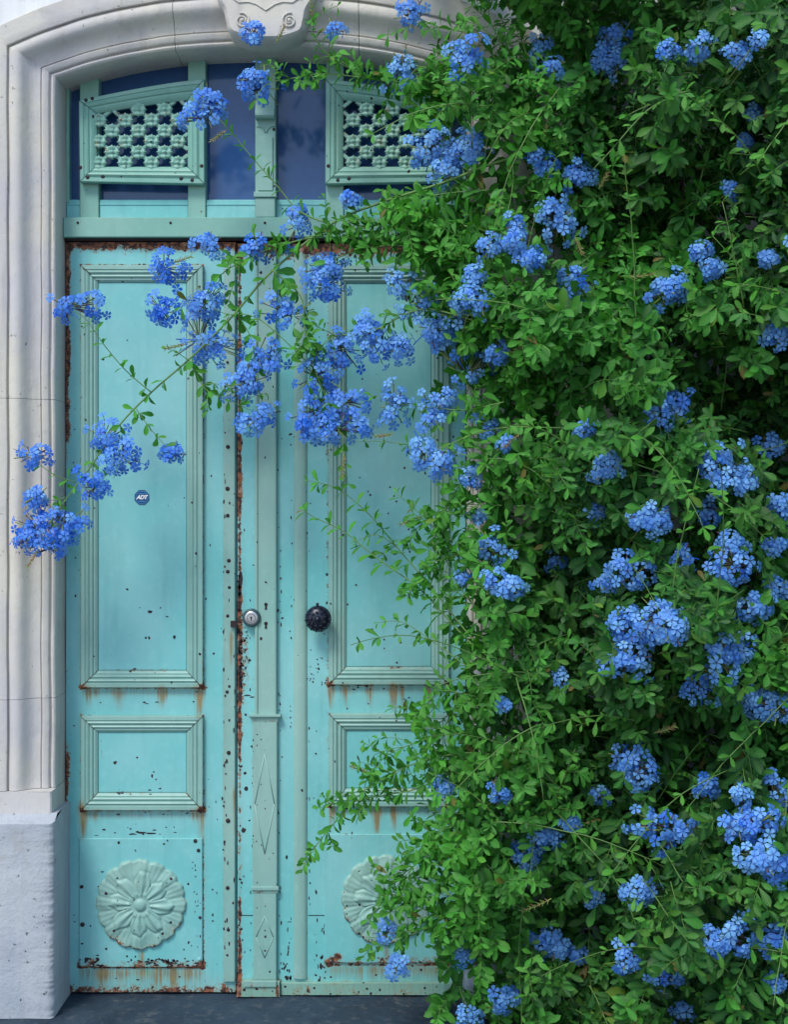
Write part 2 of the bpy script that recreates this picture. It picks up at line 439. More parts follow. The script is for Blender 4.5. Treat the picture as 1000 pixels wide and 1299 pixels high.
sur = empty('stone_door_surround', (CX, -.1, 0), 'pale moulded stone arch with worn plinth framing the turquoise door', 'doorway')
SP = [(0, .12), (0, -.060), (0, -.103), (.003, -.108), (.007, -.110), (.011, -.109), (.0125, -.104), (.0155, -.104), (.017, -.113), (.020, -.116), (.033, -.119), (.0355, -.117), (.036, -.112), (.039, -.112),
      (.040, -.117), (.046, -.118), (.055, -.120), (.063, -.124), (.070, -.130), (.077, -.139), (.083, -.147), (.089, -.152), (.096, -.155), (.104, -.1555), (.112, -.154), (.1180, -.151),
      (.1195, -.145), (.1225, -.145), (.1240, -.157), (.127, -.1585), (.15, -.1585), (.187, -.1585), (.19, -.1555), (.19, -.09)]
def wobble(x, y, z, k=.0017):
    return y + k * (sin(z * 9.1 + x * 5) + .6 * sin(z * 23 + x * 31) + .4 * sin(x * 57 + z * 41))
def jamb(side, z0, z1, top=False):
    mb = MB(); rows = []; n = max(6, int((z1 - z0) * 28))
    for k in range(n + 1):
        z = z0 + (z1 - z0) * k / n; row = []
        for u, y in SP:
            x = CX + side * (HALF + u)
            zz = z
            if top: zz = z0 + (archz(CX + side * (HALF + u), u) - z0) * k / n
            row.append((x + .0008 * sin(z * 17), wobble(x, y, zz), zz))
        rows.append(row)
    mb.grid(rows); m = len(SP); mb.add(rows[0], [tuple(range(m))]); mb.add(rows[-1], [tuple(range(m))])
    return mb.build('jamb_stone', M_stone, sur, angle=40)
def arch_piece(x0, x1, end0=0, end1=0):
    """end = -1 / 1: this end is the mitre above the left / right jamb"""
    mb = MB(); rows = []; n = 40
    for k in range(n + 1):
        t = k / n; row = []
        for u, y in SP:
            a = CX - HALF - u if end0 == -1 else x0
            b = CX + HALF + u if end1 == 1 else x1
            x = a + (b - a) * t
            row.append((x, wobble(x, y, 2.7), archz(x, u)))
        rows.append(row)
    mb.grid(rows); m = len(SP); mb.add(rows[0], [tuple(range(m))]); mb.add(rows[-1], [tuple(range(m))])
    mb.build('arch_stone', M_stone, sur, angle=40)
YB = -.1585
zb0, zb1 = Z(1040, YB), Z(1004, YB)
zj = [zb1, Z(888, YB), Z(505, YB), 2.60]
for sd in (-1, 1):
    for i in range(3):
        jamb(sd, zj[i] + .0006, zj[i + 1] - .0006, top=(i == 2))
xj0, xj1 = X(219, -.15), X(337 * 2 - 219, -.15)
arch_piece(0, xj0 - .0008, -1, 0); arch_piece(xj0 + .0008, xj1 - .0008); arch_piece(xj1 + .0008, 0, 0, 1)
for sd in (-1, 1):      # plain block under the mouldings, then the plinth that steps forward
    xi = CX + sd * HALF; xo = CX + sd * (HALF + .5)
    mb = MB()
    prof = [(xi, .12), (xi, YB + .004), (xi + sd * .004, YB), (xi + sd * .19, YB), (xi + sd * .19, WF)]
    mb.grid([[(x, wobble(x, y, z), z) for x, y in prof] for z in (zb0, (zb0 + zb1) / 2, zb1 - .0008)]); mb.add([(x, y, zb1 - .0008) for x, y in prof], [(0, 1, 2, 3, 4)])
    mb.build('pilaster_block', M_stone, sur, angle=40)
    # rough arris plinth
    xi2 = xi - sd * .016; YF = -.196
    rows = []; n = 260
    for k in range(n + 1):
        t = k / n; z = zb0 - .004 + (0.0 - (zb0 - .004)) * t if k else zb0 - .004
        j = .0015 + abs(.0030 * sin(z * 31) * sin(z * 13 + 1) + .0013 * sin(z * 97 + sin(z * 41)) + .0008 * sin(z * 263 + 2 * sin(z * 71))) * (1 if k else 0)
        rise = .0
        rows.append([(xi2 + sd * .003 * abs(sin(z * 11)), .12, z), (xi2 + sd * .001, -.08, z), (xi2 + sd * .001, YF + .008 + j * 1.6, z), (xi2 + sd * (.005 + j), YF + .003 + j * .5, z),
                     (xi2 + sd * (.012 + j * 1.6), YF, z), (xi2 + sd * .06, wobble(xi, YF, z, .0018), z), (xi2 + sd * .14, wobble(xi + .1, YF, z, .0018), z), (xi2 + sd * .30, YF, z), (xi2 + sd * .301, WF, z)])
    mb = MB(); mb.grid(rows)
    top = [(p[0], p[1], p[2]) for p in rows[0]]
    back = [(p[0], max(p[1], YB + .002) if i < 8 else p[1], p[2] + .022) for i, p in enumerate(top)]
    mb.grid([[(p[0], p[1], p[2] + (.0225 if p[1] > YB else .0 + .016 * max(0, (p[1] - YF)) / (YB - YF))) for p in top], top])
    # sloped weathering on top of the plinth
    mb.add([top[2], top[3], top[4], top[5], top[6], top[7], (xi2 + sd * .30, YB + .004, zb0 + .018), (xi2, YB + .004, zb0 + .018)], [tuple(range(8))])
    mb.add([(xi2, YB + .004, zb0 + .018), (xi2 + sd * .30, YB + .004, zb0 + .018), (xi2 + sd * .30, .12, zb0 + .018), (xi2, .12, zb0 + .018)], [(0, 1, 2, 3)])
    mb.build('plinth', M_plinth, sur, angle=50)

# keystone: scrolled cartouche
def cart(pts, n=8):
    out = []
    for i in range(len(pts)):
        p0, p1, p2, p3 = (Vector(pts[j % len(pts)]) for j in (i - 1, i, i + 1, i + 2))
        for k in range(n):
            t = k / n
            out.append(.5 * ((2 * p1) + (-p0 + p2) * t + (2 * p0 - 5 * p1 + 4 * p2 - p3) * t * t + (-p0 + 3 * p1 - 3 * p2 + p3) * t ** 3))
    return out
ykey = -.20
half = [(64, -60), (66, -20), (62, -2), (54, 12), (51, 26), (46, 40), (30, 47), (14, 50)]
ol = [(337 + a, b) for a, b in half] + [(337 - a, b) for a, b in reversed(half)]
sm = cart(ol, 5)
mb = MB(); mb.plate([(X(p.x, ykey), Z(p.y, ykey)) for p in sm], ykey, -.10, bev=.010)
key = mb.build('keystone', M_stone, sur, angle=50)
for sx in (-1, 1):
    mb = MB(); pts = []; rr = []
    for k in range(34):
        a = k / 33 * 3.6 * pi; r = 2 + 8 * (k / 33)
        pts.append(P(337 + sx * (30 + 0) + sx * r * cos(a), 26 + r * sin(a), ykey - .003)); rr.append(.0016 + .0012 * k / 33)
    mb.tube(pts, rr, 6); mb.build('scroll', M_stone, key, smooth=True)
    mb = MB(); mb.lathe((X(337 + sx * 30, ykey), Z(26, ykey)), [(.006, ykey), (.0058, ykey - .003), (.004, ykey - .006), (.0005, ykey - .007)], 14)
    mb.build('scroll_button', M_stone, key, smooth=True)
mb = MB(); pts = [P(337 + a, b, ykey - .002) for a, b in [(-44, -4), (-34, 3), (-22, 2), (-12, 5), (0, 13), (12, 5), (22, 2), (34, 3), (44, -4)]]
mb.tube(pts, [.0018] * 9, 6); mb.build('crest_line', M_stone, key, smooth=True)

# dark stone threshold
mb = MB()
rows = []
for j in range(31):
    y = .10 - .62 * j / 30
    rows.append([(-1.55 + 2.3 * i / 90, y, -.0015 + .0022 * sin(i * .7 + j * .4) * sin(j * .9) + random.uniform(-.0007, .0007) - (.02 if j == 30 else 0)) for i in range(91)])
mb.grid(rows); mb.box(-1.55, .75, -.519, .0, -.119, -.02)
th = mb.build('doorstep', M_slate, smooth=True, origin=(CX, -.2, -.119))
tag(th, 'dark blue-grey slate doorstep under the turquoise door', 'doorstep')

# ================================================================== LEFT DOOR LEAF
def door_panels(parent, sl, frames_, step=3.2): pass
leafL = empty('door_leaf', (X(191), .02, 0.004), 'left turquoise door leaf with whole carved rosette and octagonal sticker', 'door')
mb = MB(); facegrid(mb, 83, 299.5, 307, 1259, 0.0, thick=.05, warp=.0006); mb.build('slab', M_turq, leafL, rust=True)
def panel_set(parent, a, b, fr1, fr2, sq, cxr, cyr, rr):
    # upper and middle framed fields with a slightly raised centre
    for (c, d) in (fr1, fr2):
        frame(a, b, c, d, 21.5, -.0008, parent)
        mb = MB(); facegrid(mb, a + 21.9, b - 21.9, c + 21.9, d - 21.9, -.0022, thick=.001, warp=.0007); mb.build('panel', M_turq, parent, rust=True)
    mb = MB(); facegrid(mb, sq[0], sq[1], sq[2], sq[3], -.007, thick=.006, warp=.0004); mb.build('square_panel', M_turq, parent, rust=True)
    # rosette relief
    NR, NT = 34, 240; R = rr / PXM
    cx_, cz_ = X(cxr), Z(cyr)
    V = []
    for j in range(NR + 1):
        s_ = j / NR
        for i in range(NT):
            th_ = 2 * pi * i / NT
            lob = 16
            sc_ = 1 - .055 * (1 - abs(cos(th_ * lob / 2 + .2)) ** .7) + .012 * sin(3 * th_ + 1) + .008 * sin(th_ * 32)
            r = R * s_ * (1 + (sc_ - 1) * s_ ** 2)
            h = .0105 - .0045 * s_ ** 2
            # outer scalloped leaves: ribbed
            wo = np.clip((s_ - .55) / .15, 0, 1)
            h += wo * (.0030 * abs(cos(th_ * lob / 2 + .2)) ** .6 + .0005 * cos(th_ * lob * 3) + .0016 * cos(th_ * 8 + 9 * s_) * (s_ < .95)) * (1 if s_ < .93 else (1 - s_) / .07 + .25)
            # ring of eight large petals
            pet = abs(cos(th_ * 4 + .4)) ** .55
            lim = .40 + .30 * pet + .035 * sin(5 * th_ + 1) + .02 * cos(th_ * 24)
            e = 1 / (1 + math.exp((s_ - lim) / .018))
            if s_ > .22:
                h += e * (.0050 * pet ** .8 * sin(min(1, (s_ - .2) / .5) * pi * .85) + .0018 + .0022 * cos(th_ * 16 + 1.6) * pet)
                h -= .0032 * math.exp(-((s_ - lim - .02) / .022) ** 2)
            # heart
            e2 = 1 / (1 + math.exp((s_ - (.24 + .035 * abs(cos(th_ * 3)))) / .01))
            h += e2 * .0038 * (1 - .3 * (s_ / .25))
            h -= .003 * math.exp(-((s_ - .145) / .02) ** 2)
            if s_ < .13: h += .0055 * math.sqrt(max(0, 1 - (s_ / .13) ** 2))
            if j == NR: h = -.001
            V.append((cx_ + r * cos(th_), -.007 - h, cz_ + r * sin(th_)))
    mb = MB(); fs = []
    for j in range(NR):
        for i in range(NT):
            k = (i + 1) % NT; fs.append((j * NT + i, j * NT + k, (j + 1) * NT + k, (j + 1) * NT + i))
    mb.add(V, fs); ro = mb.build('rosette', M_sage, parent, rust=False, smooth=True)
    nv = len(V); me = ro.data
    rad = np.repeat(np.arange(NR + 1) / NR, NT); ang = np.tile(np.arange(NT) / NT * 2 * pi, NR + 1)
    rv = .42 * np.clip((rad - .80) / .2, 0, 1) * (.5 - .5 * np.sin(ang)) + .12
    me.attributes.new('rust', 'FLOAT', 'POINT').data.foreach_set('value', rv.astype(np.float32))
    me.attributes.new('stain', 'FLOAT', 'POINT').data.foreach_set('value', (rv * .5).astype(np.float32))
panel_set(leafL, 103, 258.5, (337, 872), (907, 1027), (101, 257, 1063, 1226), 179, 1146, 58)

def rivet(parent, px, py, y, r=2.6, mat=None, hole=False):
    mb = MB(); R = r / PXM
    if hole: mb.lathe((X(px), Z(py)), [(R, y - .0002), (R * .9, y - .0012), (R * .5, y - .0010), (.0001, y - .0008)], 10)
    else: mb.lathe((X(px), Z(py)), [(R, y + .0005), (R * .95, y - .0012), (R * .6, y - .0028), (.0001, y - .0034)], 12)
    return mb.build('rivet', mat or M_rivet, parent, smooth=True)
# cover strip over the meeting of the leaves
mb = MB(); facegrid(mb, 284, 298.5, 311, 1244, -.011, step=2.4, thick=.0105, warp=.0012)
strip = mb.build('cover_strip', M_sage, leafL, rust=True)
for py in (345, 372, 567, 654, 711, 725, 745, 781, 870, 877, 954, 1040, 1125, 1210, 460, 1178, 620):
    rivet(strip, 290 + random.uniform(-1.5, 1.5), py, -.0112, random.uniform(1.6, 2.9))
mb = MB(); mb.box(X(293.5), X(301), -.022, -.0111, Z(795), Z(787)); mb.build('latch_nut', M_rivet, strip)
for (px, py, r) in ((248, 1066, 2.6), (252, 1078, 2.4), (105, 1172, 3), (104, 1124, 2.4), (254, 1163, 2.0), (253, 1216, 2.5), (110, 1216, 2.6)):
    rivet(leafL, px, py, -.0072, r, M_turq if r == 2.5 else None)

# hand placed paint chips and screw holes: thin ragged flakes of bare rust
def chips(parent, lst):
    mb = MB()
    for (px, py, rx, rz, y) in lst:
        n = 9; a0 = random.random() * 6
        poly = [(X(px + rx * random.uniform(.55, 1.15) * cos(a0 + 2 * pi * i / n)), Z(py + rz * random.uniform(.55, 1.15) * sin(a0 + 2 * pi * i / n))) for i in range(n)]
        mb.plate(poly, y - .0005, y + .0003)
    o = mb.build('rust_chips', M_rivet, parent, kind='stuff'); return o
L = []
for (x, y_, rx, rz) in [(190, 776, 4, 2), (163, 809, 2.4, 2.6), (185, 809, 1.6, 1.8), (189, 809, 1.6, 2), (221, 808, 2.6, 2.6), (166, 778, 1, 1), (212, 782, 2, .8), (171, 848, 3, 1), (240, 846, 3, 1.4),
                        (146, 967, 2.6, 2.2), (174, 961, 1.4, 1.4), (193, 984, 1.6, 3), (195, 979, 1.4, 1.2), (210, 983, 1.6, 1.2), (205, 1000, 5, 1.2), (212, 1001, 4, 1), (190, 1002, 3, 1), (246, 532, 1.6, 1.8), (238, 533, 1.2, 1.4)]:
    L.append((x, y_, rx, rz, -.0022))
for _ in range(24):
    L.append((random.choice([92, 95, 268, 272, 276, 262]) + random.uniform(-4, 4), random.uniform(420, 1240), random.uniform(.6, 1.5), random.uniform(.6, 2.2), -.0003))
for _ in range(26):
    L.append((random.uniform(110, 250), random.choice([875, 890, 1032, 1050, 1058, 1240]) + random.uniform(-3, 3), random.uniform(.7, 3.0), random.uniform(.5, 1.2), -.0003))
for _ in range(40):
    L.append((random.gauss(215, 24), 1219 + random.gauss(0, 2.2), random.uniform(1, 3.5), random.uniform(.8, 1.8), -.0072))
for _ in range(14): L.append((random.gauss(118, 7), random.gauss(1216, 5), random.uniform(1, 3), random.uniform(.8, 2.2), -.0072))
for _ in range(16): L.append((random.gauss(250, 4), random.uniform(1080, 1215), random.uniform(.5, 1.2), random.uniform(.6, 2.4), -.0072))
for _ in range(45):
    L.append((random.choice([285, 297, 285, 290]) + random.gauss(0, 1), random.uniform(600, 1235), random.uniform(.5, 1.4), random.uniform(.8, 4), -.0118))
L += [(180, 1056, 8, 1.5, -.0003), (192, 1057, 7, 1.4, -.0003), (168, 1058, 5, 1, -.0003)]
chips(leafL, L)

# octagonal alarm sticker
stk = MB(); cxs, czs = X(180), Z(631); R8 = 10.0 / PXM
octo = lambda r: [(cxs + r * cos(pi / 8 + pi / 4 * i), czs + r * sin(pi / 8 + pi / 4 * i)) for i in range(8)]
stk.plate(octo(R8), -.0036, -.0024, 0); stk.plate(octo(R8 * .84), -.0039, -.0036, 1); stk.plate(octo(R8 * .79), -.0042, -.0039, 0)
so = stk.build('sticker', [M_stkblue, M_stkcyan], leafL, label='octagonal blue sticker with white letters ADT')
def text_part(txt, cx, cz, h, y, mat, parent, shear=.25, name='lettering', sx=1.0):
    cu = bpy.data.curves.new(name, 'FONT'); cu.body = txt; cu.size = h * 1.4; cu.align_x = 'CENTER'; cu.align_y = 'CENTER'
    cu.extrude = .0003; cu.shear = shear; cu.offset = h * .07; cu.space_character = .88
    t = bpy.data.objects.new(name, cu); C.objects.link(t)
    bpy.context.view_layer.update()
    me = bpy.data.meshes.new_from_object(t.evaluated_get(bpy.context.evaluated_depsgraph_get()))
    bpy.data.objects.remove(t, do_unlink=True)
    me.transform(Matrix.Diagonal((sx, 1, 1, 1)) @ Matrix.Identity(4)); me.transform(Matrix.Rotation(pi / 2, 4, 'X'))
    me.materials.clear(); me.materials.append(mat)
    return link(name, me, parent, (cx, y, cz))
text_part('ADT', cxs, czs, .0112, -.0045, M_white, so, sx=1.0)
for dz in (.0105, -.0125):
    mb = MB(); mb.box(cxs - .0085, cxs + .0085, -.0044, -.0041, czs + dz * .92, czs + dz * .92 + .0015); mb.build('print_bar', M_stkcyan, so)

# ================================================================== RIGHT DOOR LEAF
leafR = empty('door_leaf', (X(447), .02, 0.004), 'right turquoise door leaf with black knob, lock and central pilaster', 'door')
mb = MB(); facegrid(mb, 301.2, 591, 309, 1259, -.004, thick=.05, warp=.0006); mb.build('slab', M_turq, leafR, rust=True)
sub = empty_y = None
def panel_setR():
    a, b = 417, 570
    for (c, d) in ((337, 868), (904, 1022)):
        frame(a, b, c, d, 22.5, -.0048, leafR)
        mb = MB(); facegrid(mb, a + 22.9, b - 22.9, c + 22.9, d - 22.9, -.0062, thick=.001, warp=.0007); mb.build('panel', M_turq, leafR, rust=True)
panel_setR()
# square panel and rosette reuse the left ones: copy part by part
for o in list(leafL.children):
    if o.name.startswith(('square_panel', 'rosette')):
        c = o.copy(); C.objects.link(c); c.parent = leafR
        wpos = WORG[o.name] + Vector(((490 - 179) / PXM, -.004, 6 / PXM)); c.location = wpos - WORG[leafR.name]
# half round strip, shut line boards
mb = MB(); rows = []
for k in range(300):
    py = 311 + (1240 - 311) * k / 299
    rows.append([(X(381) + .0195 * cos(pi - pi * i / 10), -.004 - .0095 * sin(pi * i / 10) ** .8 + (.001 if i in (0, 10) else 0), Z(py)) for i in range(11)])
mb.grid(rows); mb.build('half_round_bead', M_sage, leafR, rust=True, angle=35)
# central pilaster: shaft with raised border, cap, pedestal with two lozenges, base
PP = [(0, 0), (.02, .016), (.06, .018), (.13, .018), (.16, .0135), (.84, .0135), (.87, .018), (.94, .018), (.98, .016), (1, 0)]
def shaft(px0, px1, py0, py1, prof, name, hk=1.0):
    mb = MB(); n = max(4, int((py1 - py0) / 2.6))
    rows = [[(X(px0 + (px1 - px0) * u), -.004 - h * hk, Z(py0 + (py1 - py0) * k / n)) for u, h in prof] for k in range(n + 1)]
    mb.grid(rows); m = len(prof); mb.add(rows[0], [tuple(range(m))]); mb.add(rows[-1], [tuple(range(m))])
    return mb.build(name, M_sage, leafR, rust=True, angle=30)
shaft(323.5, 352, 311, 905, PP, 'pilaster_shaft')
flat = [(0, 0), (.02, .015), (.05, .017), (.95, .017), (.98, .015), (1, 0)]
ped = shaft(320.5, 353, 914, 1124, flat, 'pedestal'); ped2 = shaft(321.5, 352, 1130, 1240, flat, 'pedestal', .95)
def capm(px0, px1, py0, py1, prof, name):
    mb = MB()     # horizontal moulding: profile [(t down, projection)]
    rows = []
    for t, h in prof:
        ov = (h - .017) * PXM
        rows.append([(X(px0 - ov), -.003, Z(py0 + (py1 - py0) * t)), (X(px0 - ov), -.004 - h, Z(py0 + (py1 - py0) * t)), (X(px1 + ov), -.004 - h, Z(py0 + (py1 - py0) * t)), (X(px1 + ov), -.003, Z(py0 + (py1 - py0) * t))])
    mb.grid(rows); mb.add(rows[0], [(0, 1, 2, 3)]); mb.add(rows[-1], [(0, 1, 2, 3)])
    mb.build(name, M_sage, leafR, rust=True, angle=40)
capm(321, 353, 904.5, 914.5, [(0, .020), (.06, .0255), (.25, .0262), (.42, .024), (.5, .0205), (.75, .0185), (1, .0172)], 'pilaster_cap')
capm(321.5, 352.5, 1122, 1130.5, [(0, .0180), (.1, .0205), (.5, .0205), (.65, .018), (1, .0172)], 'pilaster_cap')
def lozenge(parent, cx, cy, hx, hy, y):
    mb = MB()
    O = [P(cx, cy - hy), P(cx + hx, cy), P(cx, cy + hy), P(cx - hx, cy)]
    for k in range(4):
        a, b = O[k].copy(), O[(k + 1) % 4].copy(); a.y = b.y = y
        mb.tube([a, b], [.0016, .0016], 6)
    mb.build('lozenge_bead', M_sage, parent, smooth=True)
lozenge(ped, 336.5, 1018, 12.5, 63, -.0212); lozenge(ped2, 336.5, 1186, 11, 26, -.0203)
mb = MB(); facegrid(mb, 301.5, 356, 1241, 1260.5, -.030, thick=.027); mb.build('pilaster_base', M_mint, leafR, rust=True)
mb = MB(); facegrid(mb, 311, 352, 1239, 1247, -.036, thick=.006); mb.build('pilaster_base', M_sage, leafR, rust=True)
mb = MB(); facegrid(mb, 357, 590, 1244, 1260, -.018, thick=.015); mb.build('kick_rail', M_mint, leafR, rust=True)
for (x0, x1) in ((302, 321), (391, 416)):   # board joints
    mb = MB(); mb.box(X(x0), X(x1), -.0047, -.0039, Z(1161.2), Z(1160.2)); mb.build('board_joint', M_hole, leafR)
# cylinder lock
c = (X(320), Z(783)); ylk = -.020
mb = MB(); mb.lathe(c, [(.0255, -.004), (.0265, ylk - .002), (.0245, ylk - .006), (.0205, ylk - .008), (.0195, ylk - .006)], 28)
mb.add([(c[0], ylk - .006, c[1])], []); lk = mb.build('cylinder_lock', M_brass, leafR, smooth=True)
mb = MB(); mb.lathe(c, [(.0195, ylk - .004), (.0190, ylk - .009), (.0165, ylk - .0105), (.0130, ylk - .0105), (.0120, ylk - .0085), (.0115, ylk - .0085), (.0105, ylk - .0115), (.0001, ylk - .0117)], 28)
mb.build('lock_face', M_steel, lk, angle=35)
mb = MB(); mb.disc(c[0], c[1] + .0015, .0030, ylk - .0122, ylk - .0116, 10); mb.box(c[0] - .0014, c[0] + .0014, -.0321, -.0316, c[1] - .0075, c[1]); mb.build('key_slot', M_hole, lk)
for (px, py) in ((338, 768), (338, 792)):
    mb = MB(); kx, kz = X(px), Z(py)
    mb.disc(kx, kz + .004, .0052, -.0188, -.0170, 12); mb.plate([(kx - .0022, kz + .001), (kx + .0022, kz + .001), (kx + .0036, kz - .011), (kx - .0036, kz - .011)], -.0186, -.0170)
    mb.build('keyhole', M_hole, leafR)
# black openwork knob
kc = (X(405), Z(783)); KR = 17 / PXM
mb = MB(); mb.lathe(kc, [(.012, -.003), (.011, -.035), (.016, -.042), (KR * .80, -.047), (KR * .97, -.053), (KR * .97, -.060), (KR * .80, -.069), (KR * .50, -.076), (KR * .2, -.078), (.0001, -.0785)], 32)
kn = mb.build('knob', M_knob, leafR, smooth=True)
for ring, (rr_, nn, yy, ln) in enumerate([(KR * .84, 14, -.066, .0075), (KR * .52, 9, -.076, .0062)]):
    for i in range(nn):
        a = 2 * pi * i / nn + ring * .3; t = a + .7
        p0 = Vector((kc[0] + rr_ * cos(a), yy - .0005, kc[1] + rr_ * sin(a))); d = Vector((cos(t), -.2, sin(t))) * ln
        mb = MB(); mb.tube([p0 - d, p0 - d * .4 - Vector((0, .003, 0)), p0 + d * .4 - Vector((0, .003, 0)), p0 + d], [.0008, .0022, .0022, .0008], 6)
        mb.build('petal_rib', M_knob, kn, smooth=True)
mb = MB(); mb.lathe(kc, [(.009, -.077), (.0088, -.081), (.005, -.084), (.0001, -.085)], 16); mb.build('knob_boss', M_knob, kn, smooth=True)
mb = MB(); mb.lathe((X(404), Z(765)), [(.0045, -.05), (.0045, -.058), (.003, -.061), (.0001, -.062)], 10); mb.build('knob_stud', M_knob, kn, smooth=True)

L = []
for _ in range(120):
    L.append((302.5 + abs(random.gauss(0, 3.4)), random.choice([random.uniform(730, 900), random.uniform(350, 1235), random.gauss(830, 25)]), random.uniform(.6, 2.0), random.uniform(.8, 3.6), -.0043))
for _ in range(26): L.append((random.gauss(312, 4), random.gauss(822, 20), random.uniform(.6, 2.0), random.uniform(.6, 2.0), -.0043))
L += [(305, 738, 3.6, 13, -.0043), (304, 752, 3, 8, -.0043), (312, 1000, 3, 3, -.0043), (309, 1053, 3.5, 4, -.0043), (407, 1225, 2.4, 5, -.0043), (401, 1131, 1.5, 3, -.0043), (314, 882, 5, 1.2, -.0043), (320, 884, 4, .8, -.0043), (364, 1087, 2, 2.5, -.0043)]
for _ in range(60): L.append((random.choice([354.5, 356, 318, 393, 369]) + random.gauss(0, 1), random.uniform(560, 1235), random.uniform(.5, 1.2), random.uniform(.7, 3.2), -.0043))
for _ in range(30): L.append((random.gauss(403, 8), random.choice([random.gauss(855, 12), random.uniform(800, 1230)]), random.uniform(.6, 1.6), random.uniform(.6, 1.6), -.0043))
for _ in range(40): L.append((random.choice([random.uniform(400, 413), random.uniform(358, 369)]), random.gauss(1218, 22), random.uniform(.6, 1.5), random.uniform(.8, 4), -.0043))
for _ in range(24): L.append((random.uniform(425, 560), random.choice([872, 886, 1028, 1054]) + random.uniform(-3, 3), random.uniform(.7, 3.5), random.uniform(.5, 1.1), -.0043))
for (x, y_) in ((470, 628), (500, 629), (503, 636), (460, 481), (495, 618), (520, 700), (452, 742)): L.append((x, y_, 1.4, 1.6, -.0062))
chips(leafR, [(x, min(y, 1240), a, b, c_) for x, y, a, b, c_ in L])

# ================================================================== TRANSOM (FANLIGHT)
tr = empty('transom_window', (CX, .03, Z(303)), 'green transom window with two lattice grilles and panes tinted with sky-reflection blue above the door', 'window')
def mbox(name, px0, px1, py0, py1, y0, y1, mat, parent=tr, rust=False, bev=.002):
    mb = MB(); mb.plate([(X(px0), Z(py0)), (X(px1), Z(py0)), (X(px1), Z(py1)), (X(px0), Z(py1))], y0, y1, bev=bev)
    return mb.build(name, mat, parent, angle=30)
mbox('lower_rail', 82.5, 591.5, 278, 303, -.026, .06, M_mint)
mbox('drip_lip', 82.5, 591.5, 302.9, 306, -.010, .06, M_rivet)
def archpoly(px0, px1, pyb, drop=-.012, n=8):
    x0, x1 = X(px0), X(px1)
    return [(x0, Z(pyb)), (x1, Z(pyb))] + [(x1 + (x0 - x1) * i / n, archz(x1 + (x0 - x1) * i / n) - drop) for i in range(n + 1)]
def mir(a, b): return (674 - b, 674 - a)
for (a, b) in ((100.5, 124.5), (238, 260.5)):
    for (p, q) in ((a, b), mir(a, b)):
        mb = MB(); mb.plate(archpoly(p, q, 277.6), .004, .050, bev=.002); mb.build('stile', M_mint, tr, angle=30)
panes = [(82.6, 100.4), (124.6, 237.9), (260.6, 323.9)]
for (a, b) in panes:
    for (p, q) in ((a, b), mir(a, b)):
        mb = MB(); mb.plate(archpoly(p, q, 256), .040, .046, bev=.0008); mb.build('pane', M_glass, tr)
        mb = MB(); mb.plate([(X(p), Z(252)), (X(q), Z(252)), (X(q), Z(277.6)), (X(p), Z(277.6))], .012, .050, bev=.002)
        mb.build('bottom_rail', M_turq, tr, angle=30)
        mb = MB(); mb.plate([(X(p), Z(257.5)), (X(q), Z(257.5)), (X(q), Z(259)), (X(p), Z(259))], .0095, .013, bev=.0006); mb.build('glazing_bead', M_turq, tr)
# slim jamb strips beside the outer panes
for (p, q) in ((82.2, 86.5), mir(82.2, 86.5)):
    mb = MB(); mb.plate(archpoly(p, q, 256), .010, .039, bev=.001); mb.build('side_strip', M_mint, tr)
# mullion with bracket
mb = MB(); mb.plate(archpoly(324, 350, 277.6), -.006, .050, bev=.002); mul = mb.build('mullion', M_sage, tr, angle=30)
def bracket():
    mb = MB(); rows = []
    pr = [(118, .010), (126, .012), (134, .016), (141, .022), (146, .027), (150, .027), (152.5, .022), (153, .010)]
    for py, h in pr: rows.append([(X(325), -.006, Z(py)), (X(325), -.006 - h, Z(py)), (X(349), -.006 - h, Z(py)), (X(349), -.006, Z(py))])
    mb.grid(rows); mb.add(rows[-1], [(0, 1, 2, 3)]); mb.build('bracket', M_sage, mul, angle=30)
bracket()
mb = MB()
for sx in (-1, 1): mb.tube([P(337 + sx * a, b, -.0075) for a, b in ((11.5, 160), (7, 160.5), (3, 163), (.8, 168))], [.0018] * 4, 5)
mb.build('carved_notch', M_sage, mul, smooth=True)
mbox('mullion_panel', 327.5, 346.5, 175, 243, -.0115, -.0055, M_sage, mul, bev=.0015)
mbox('mullion_foot', 322.5, 351.5, 245, 252, -.020, -.0055, M_sage, mul)
mbox('mullion_foot', 324.5, 349.5, 252.5, 277, -.015, -.0055, M_sage, mul)
